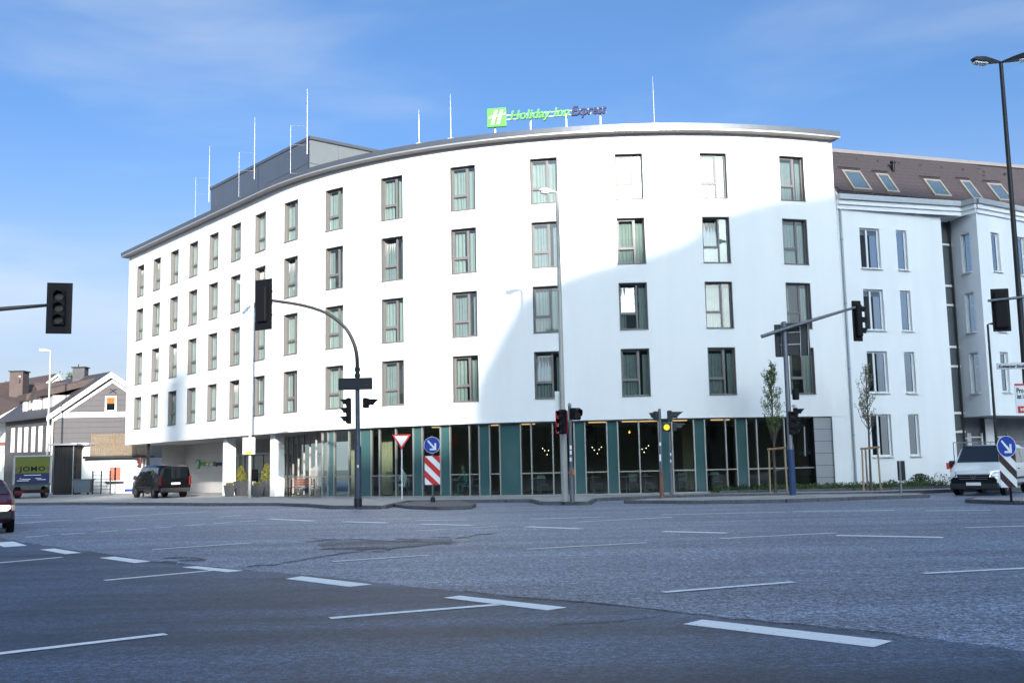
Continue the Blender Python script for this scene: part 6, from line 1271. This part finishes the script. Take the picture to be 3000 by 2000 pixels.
def stake_frame(label, u0, u1, vt, vb, Y, trio):
    x0_, x1_ = atY(u0, vb, Y).x, atY(u1, vb, Y).x; z = atY(u0, vt, Y).z - ZP; t = thing('tree_stakes', label, 'tree support', ((x0_ + x1_) / 2, Y, ZP), group='timber supports around the young trees'); h_ = (x1_ - x0_) / 2
    pts = [(-h_, 0), (h_, 0), (0, .55)] if trio else [(-h_, 0), (h_, 0)]
    for x, y in pts: MB().tube((x, y, 0), (x * .92, y, z), .04, .036, 10).build('stake', mat('pale_stake', (0.34, 0.26, 0.16), 0.8, var=0.25, vscale=7, streak=True), t, smooth=True)
    MB().tube((-h_ * 1.15, -.05, z - .05), (h_ * 1.1, -.05, z + .02), .045, n=10).build('crossbar', M_wood, t, smooth=True)
    if trio:
        for s_ in (-1, 1): MB().tube((s_ * h_ * .95, 0, z - .02), (0, .55, z - .02), .035, n=8).build('crossbar', M_wood, t)
YT = 43.8
young_tree('young slender tree in fresh leaf before the end of the glazing', 2272, 1432, 1046, 1290, 34, YT, M_leaf, 2600, 21)
young_tree('young slender tree nearly bare before the white apartment house', 2552, 1428, 1062, 1270, 31, YT + .6, mat('grey_bud_leaf', (0.20, 0.19, 0.12), 0.75, var=0.4, vscale=3), 1100, 33)
stake_frame('timber stakes around the leafy young tree', 2256, 2306, 1313, 1432, YT - .3, True); stake_frame('timber stakes around the nearly bare young tree', 2530, 2580, 1311, 1428, YT + .3, True)
bed = [gp(u, v, ZP) for u, v in ((2105, 1444), (2330, 1439), (2560, 1436), (2790, 1428))]; bkp = [fac(30.9, -.15), fac(27, -.15), fac(24.5, -.2)]
bk2 = [wallA(6.0, -.2), wallA(0.2, -.2)]
bo = struct(MB().slab([(p.x, p.y) for p in bed] + [(p.x, p.y) for p in bk2 + bkp], ZP + .004, ZP + .07).build('planting_bed', mat('bark_mulch', (0.05, 0.038, 0.028), 0.95, var=0.4, vscale=8, bump=.8, bscale=20)))
for a, b in zip(bed, bed[1:]):
    n = max(1, round((b - a).length / .9)); d = (b - a) / n
    for k in range(n): c = a + d * (k + .5); MB().box((c.x, c.y - .05, ZP + .055), (d.length - .02, .1, .11), math.atan2(d.y, d.x)).build('edging_stone', M_kerb, bo, bevel=.01)
def bedpt(r):
    f = r.random(); i = min(2, int(f * 3)); g = f * 3 - i; a = bed[i].lerp(bed[i + 1], g); e = r.random() ** 1.5 * 2.4; hgt = r.random() ** 1.6 * (.16 + .14 * math.sin(f * 40) ** 2); return Vector((a.x - .25 * e, a.y + .12 + e, ZP + .05 + hgt))
o = leaves(9000, bedpt, .05, 5, mat('ground_cover_leaf', (0.055, 0.10, 0.025), 0.7, var=.45, vscale=2), 'ground_cover', None); o['label'] = 'low green ground cover planted before the right end of the hotel'; o['category'] = 'ground cover'
for i, (u, v, r_) in enumerate(((2710, 1428, .5), (2748, 1424, .62), (2625, 1431, .3))):
    p = gp(u, v, ZP); p.y += .4; t = thing('shrub', ('low dark shrub left of the white van bonnet', 'larger dark shrub against the white van bonnet', 'small sparse shrub at the foot of the sign post')[i], 'shrub', (p.x, p.y, ZP + .05))
    def sp(r, r_=r_): a = r.uniform(0, 6.283); k = r.random() ** .4; ph = r.uniform(0, 1.57); return Vector((math.cos(a) * math.cos(ph) * k * r_ * 1.4, math.sin(a) * math.cos(ph) * k * r_, math.sin(ph) * k * r_ * 1.15))
    MB().lathe([(.02, 0), (.02, r_ * .6)], (0, 0, 0), 6).build('stem', M_bark, t); leaves(900 if i < 2 else 160, sp, .055, 40 + i, M_leafdk, 'foliage', t)
# trees behind the far houses
def far_tree(label, u, vt, vb, hw_px, Y, m, n, bare, seed):
    top, base = atY(u, vt, Y), atY(u, vb, Y); t = thing('background_tree', label, 'tree', (base.x, Y, ZP)); rnd = random.Random(seed); H = top.z - ZP; rad = hw_px / F_PX * Y
    MB().sweep([(0, 0, -.1), (.2, 0, H * .5), (.1, 0, H * .9)], [.3, .2, .05], 8).build('trunk', M_bark, t, smooth=True); mb = MB(); tips = []
    for k in range(70):
        f = rnd.uniform(.45, .98); a = rnd.uniform(0, 6.28); r_ = rad * rnd.uniform(.3, 1) * math.sin(math.pi * min(.95, f - .25) / .85); p0 = Vector((.15, 0, H * (f - .12))); p1 = Vector((math.cos(a) * r_, math.sin(a) * r_, H * f)); mb.sweep([p0, p0.lerp(p1, .55) + Vector((0, 0, -.1)), p1], [.06, .04, .012], 5); tips.append(p1)
    mb.build('branches', M_bark, t); leaves(n, lambda r: r.choice(tips) + Vector((r.gauss(0, .5), r.gauss(0, .5), r.gauss(0, .45))), .16, seed, m, 'crown', t)
far_tree('grey bare tree behind the brown roof at the left edge', 8, 1122, 1300, 26, 135, mat('bare_twig', (0.13, 0.12, 0.12), 0.9), 500, True, 3)
far_tree('dark green conifer behind the slate roof', 212, 1093, 1250, 12, 125, M_leafdk, 1600, False, 4)
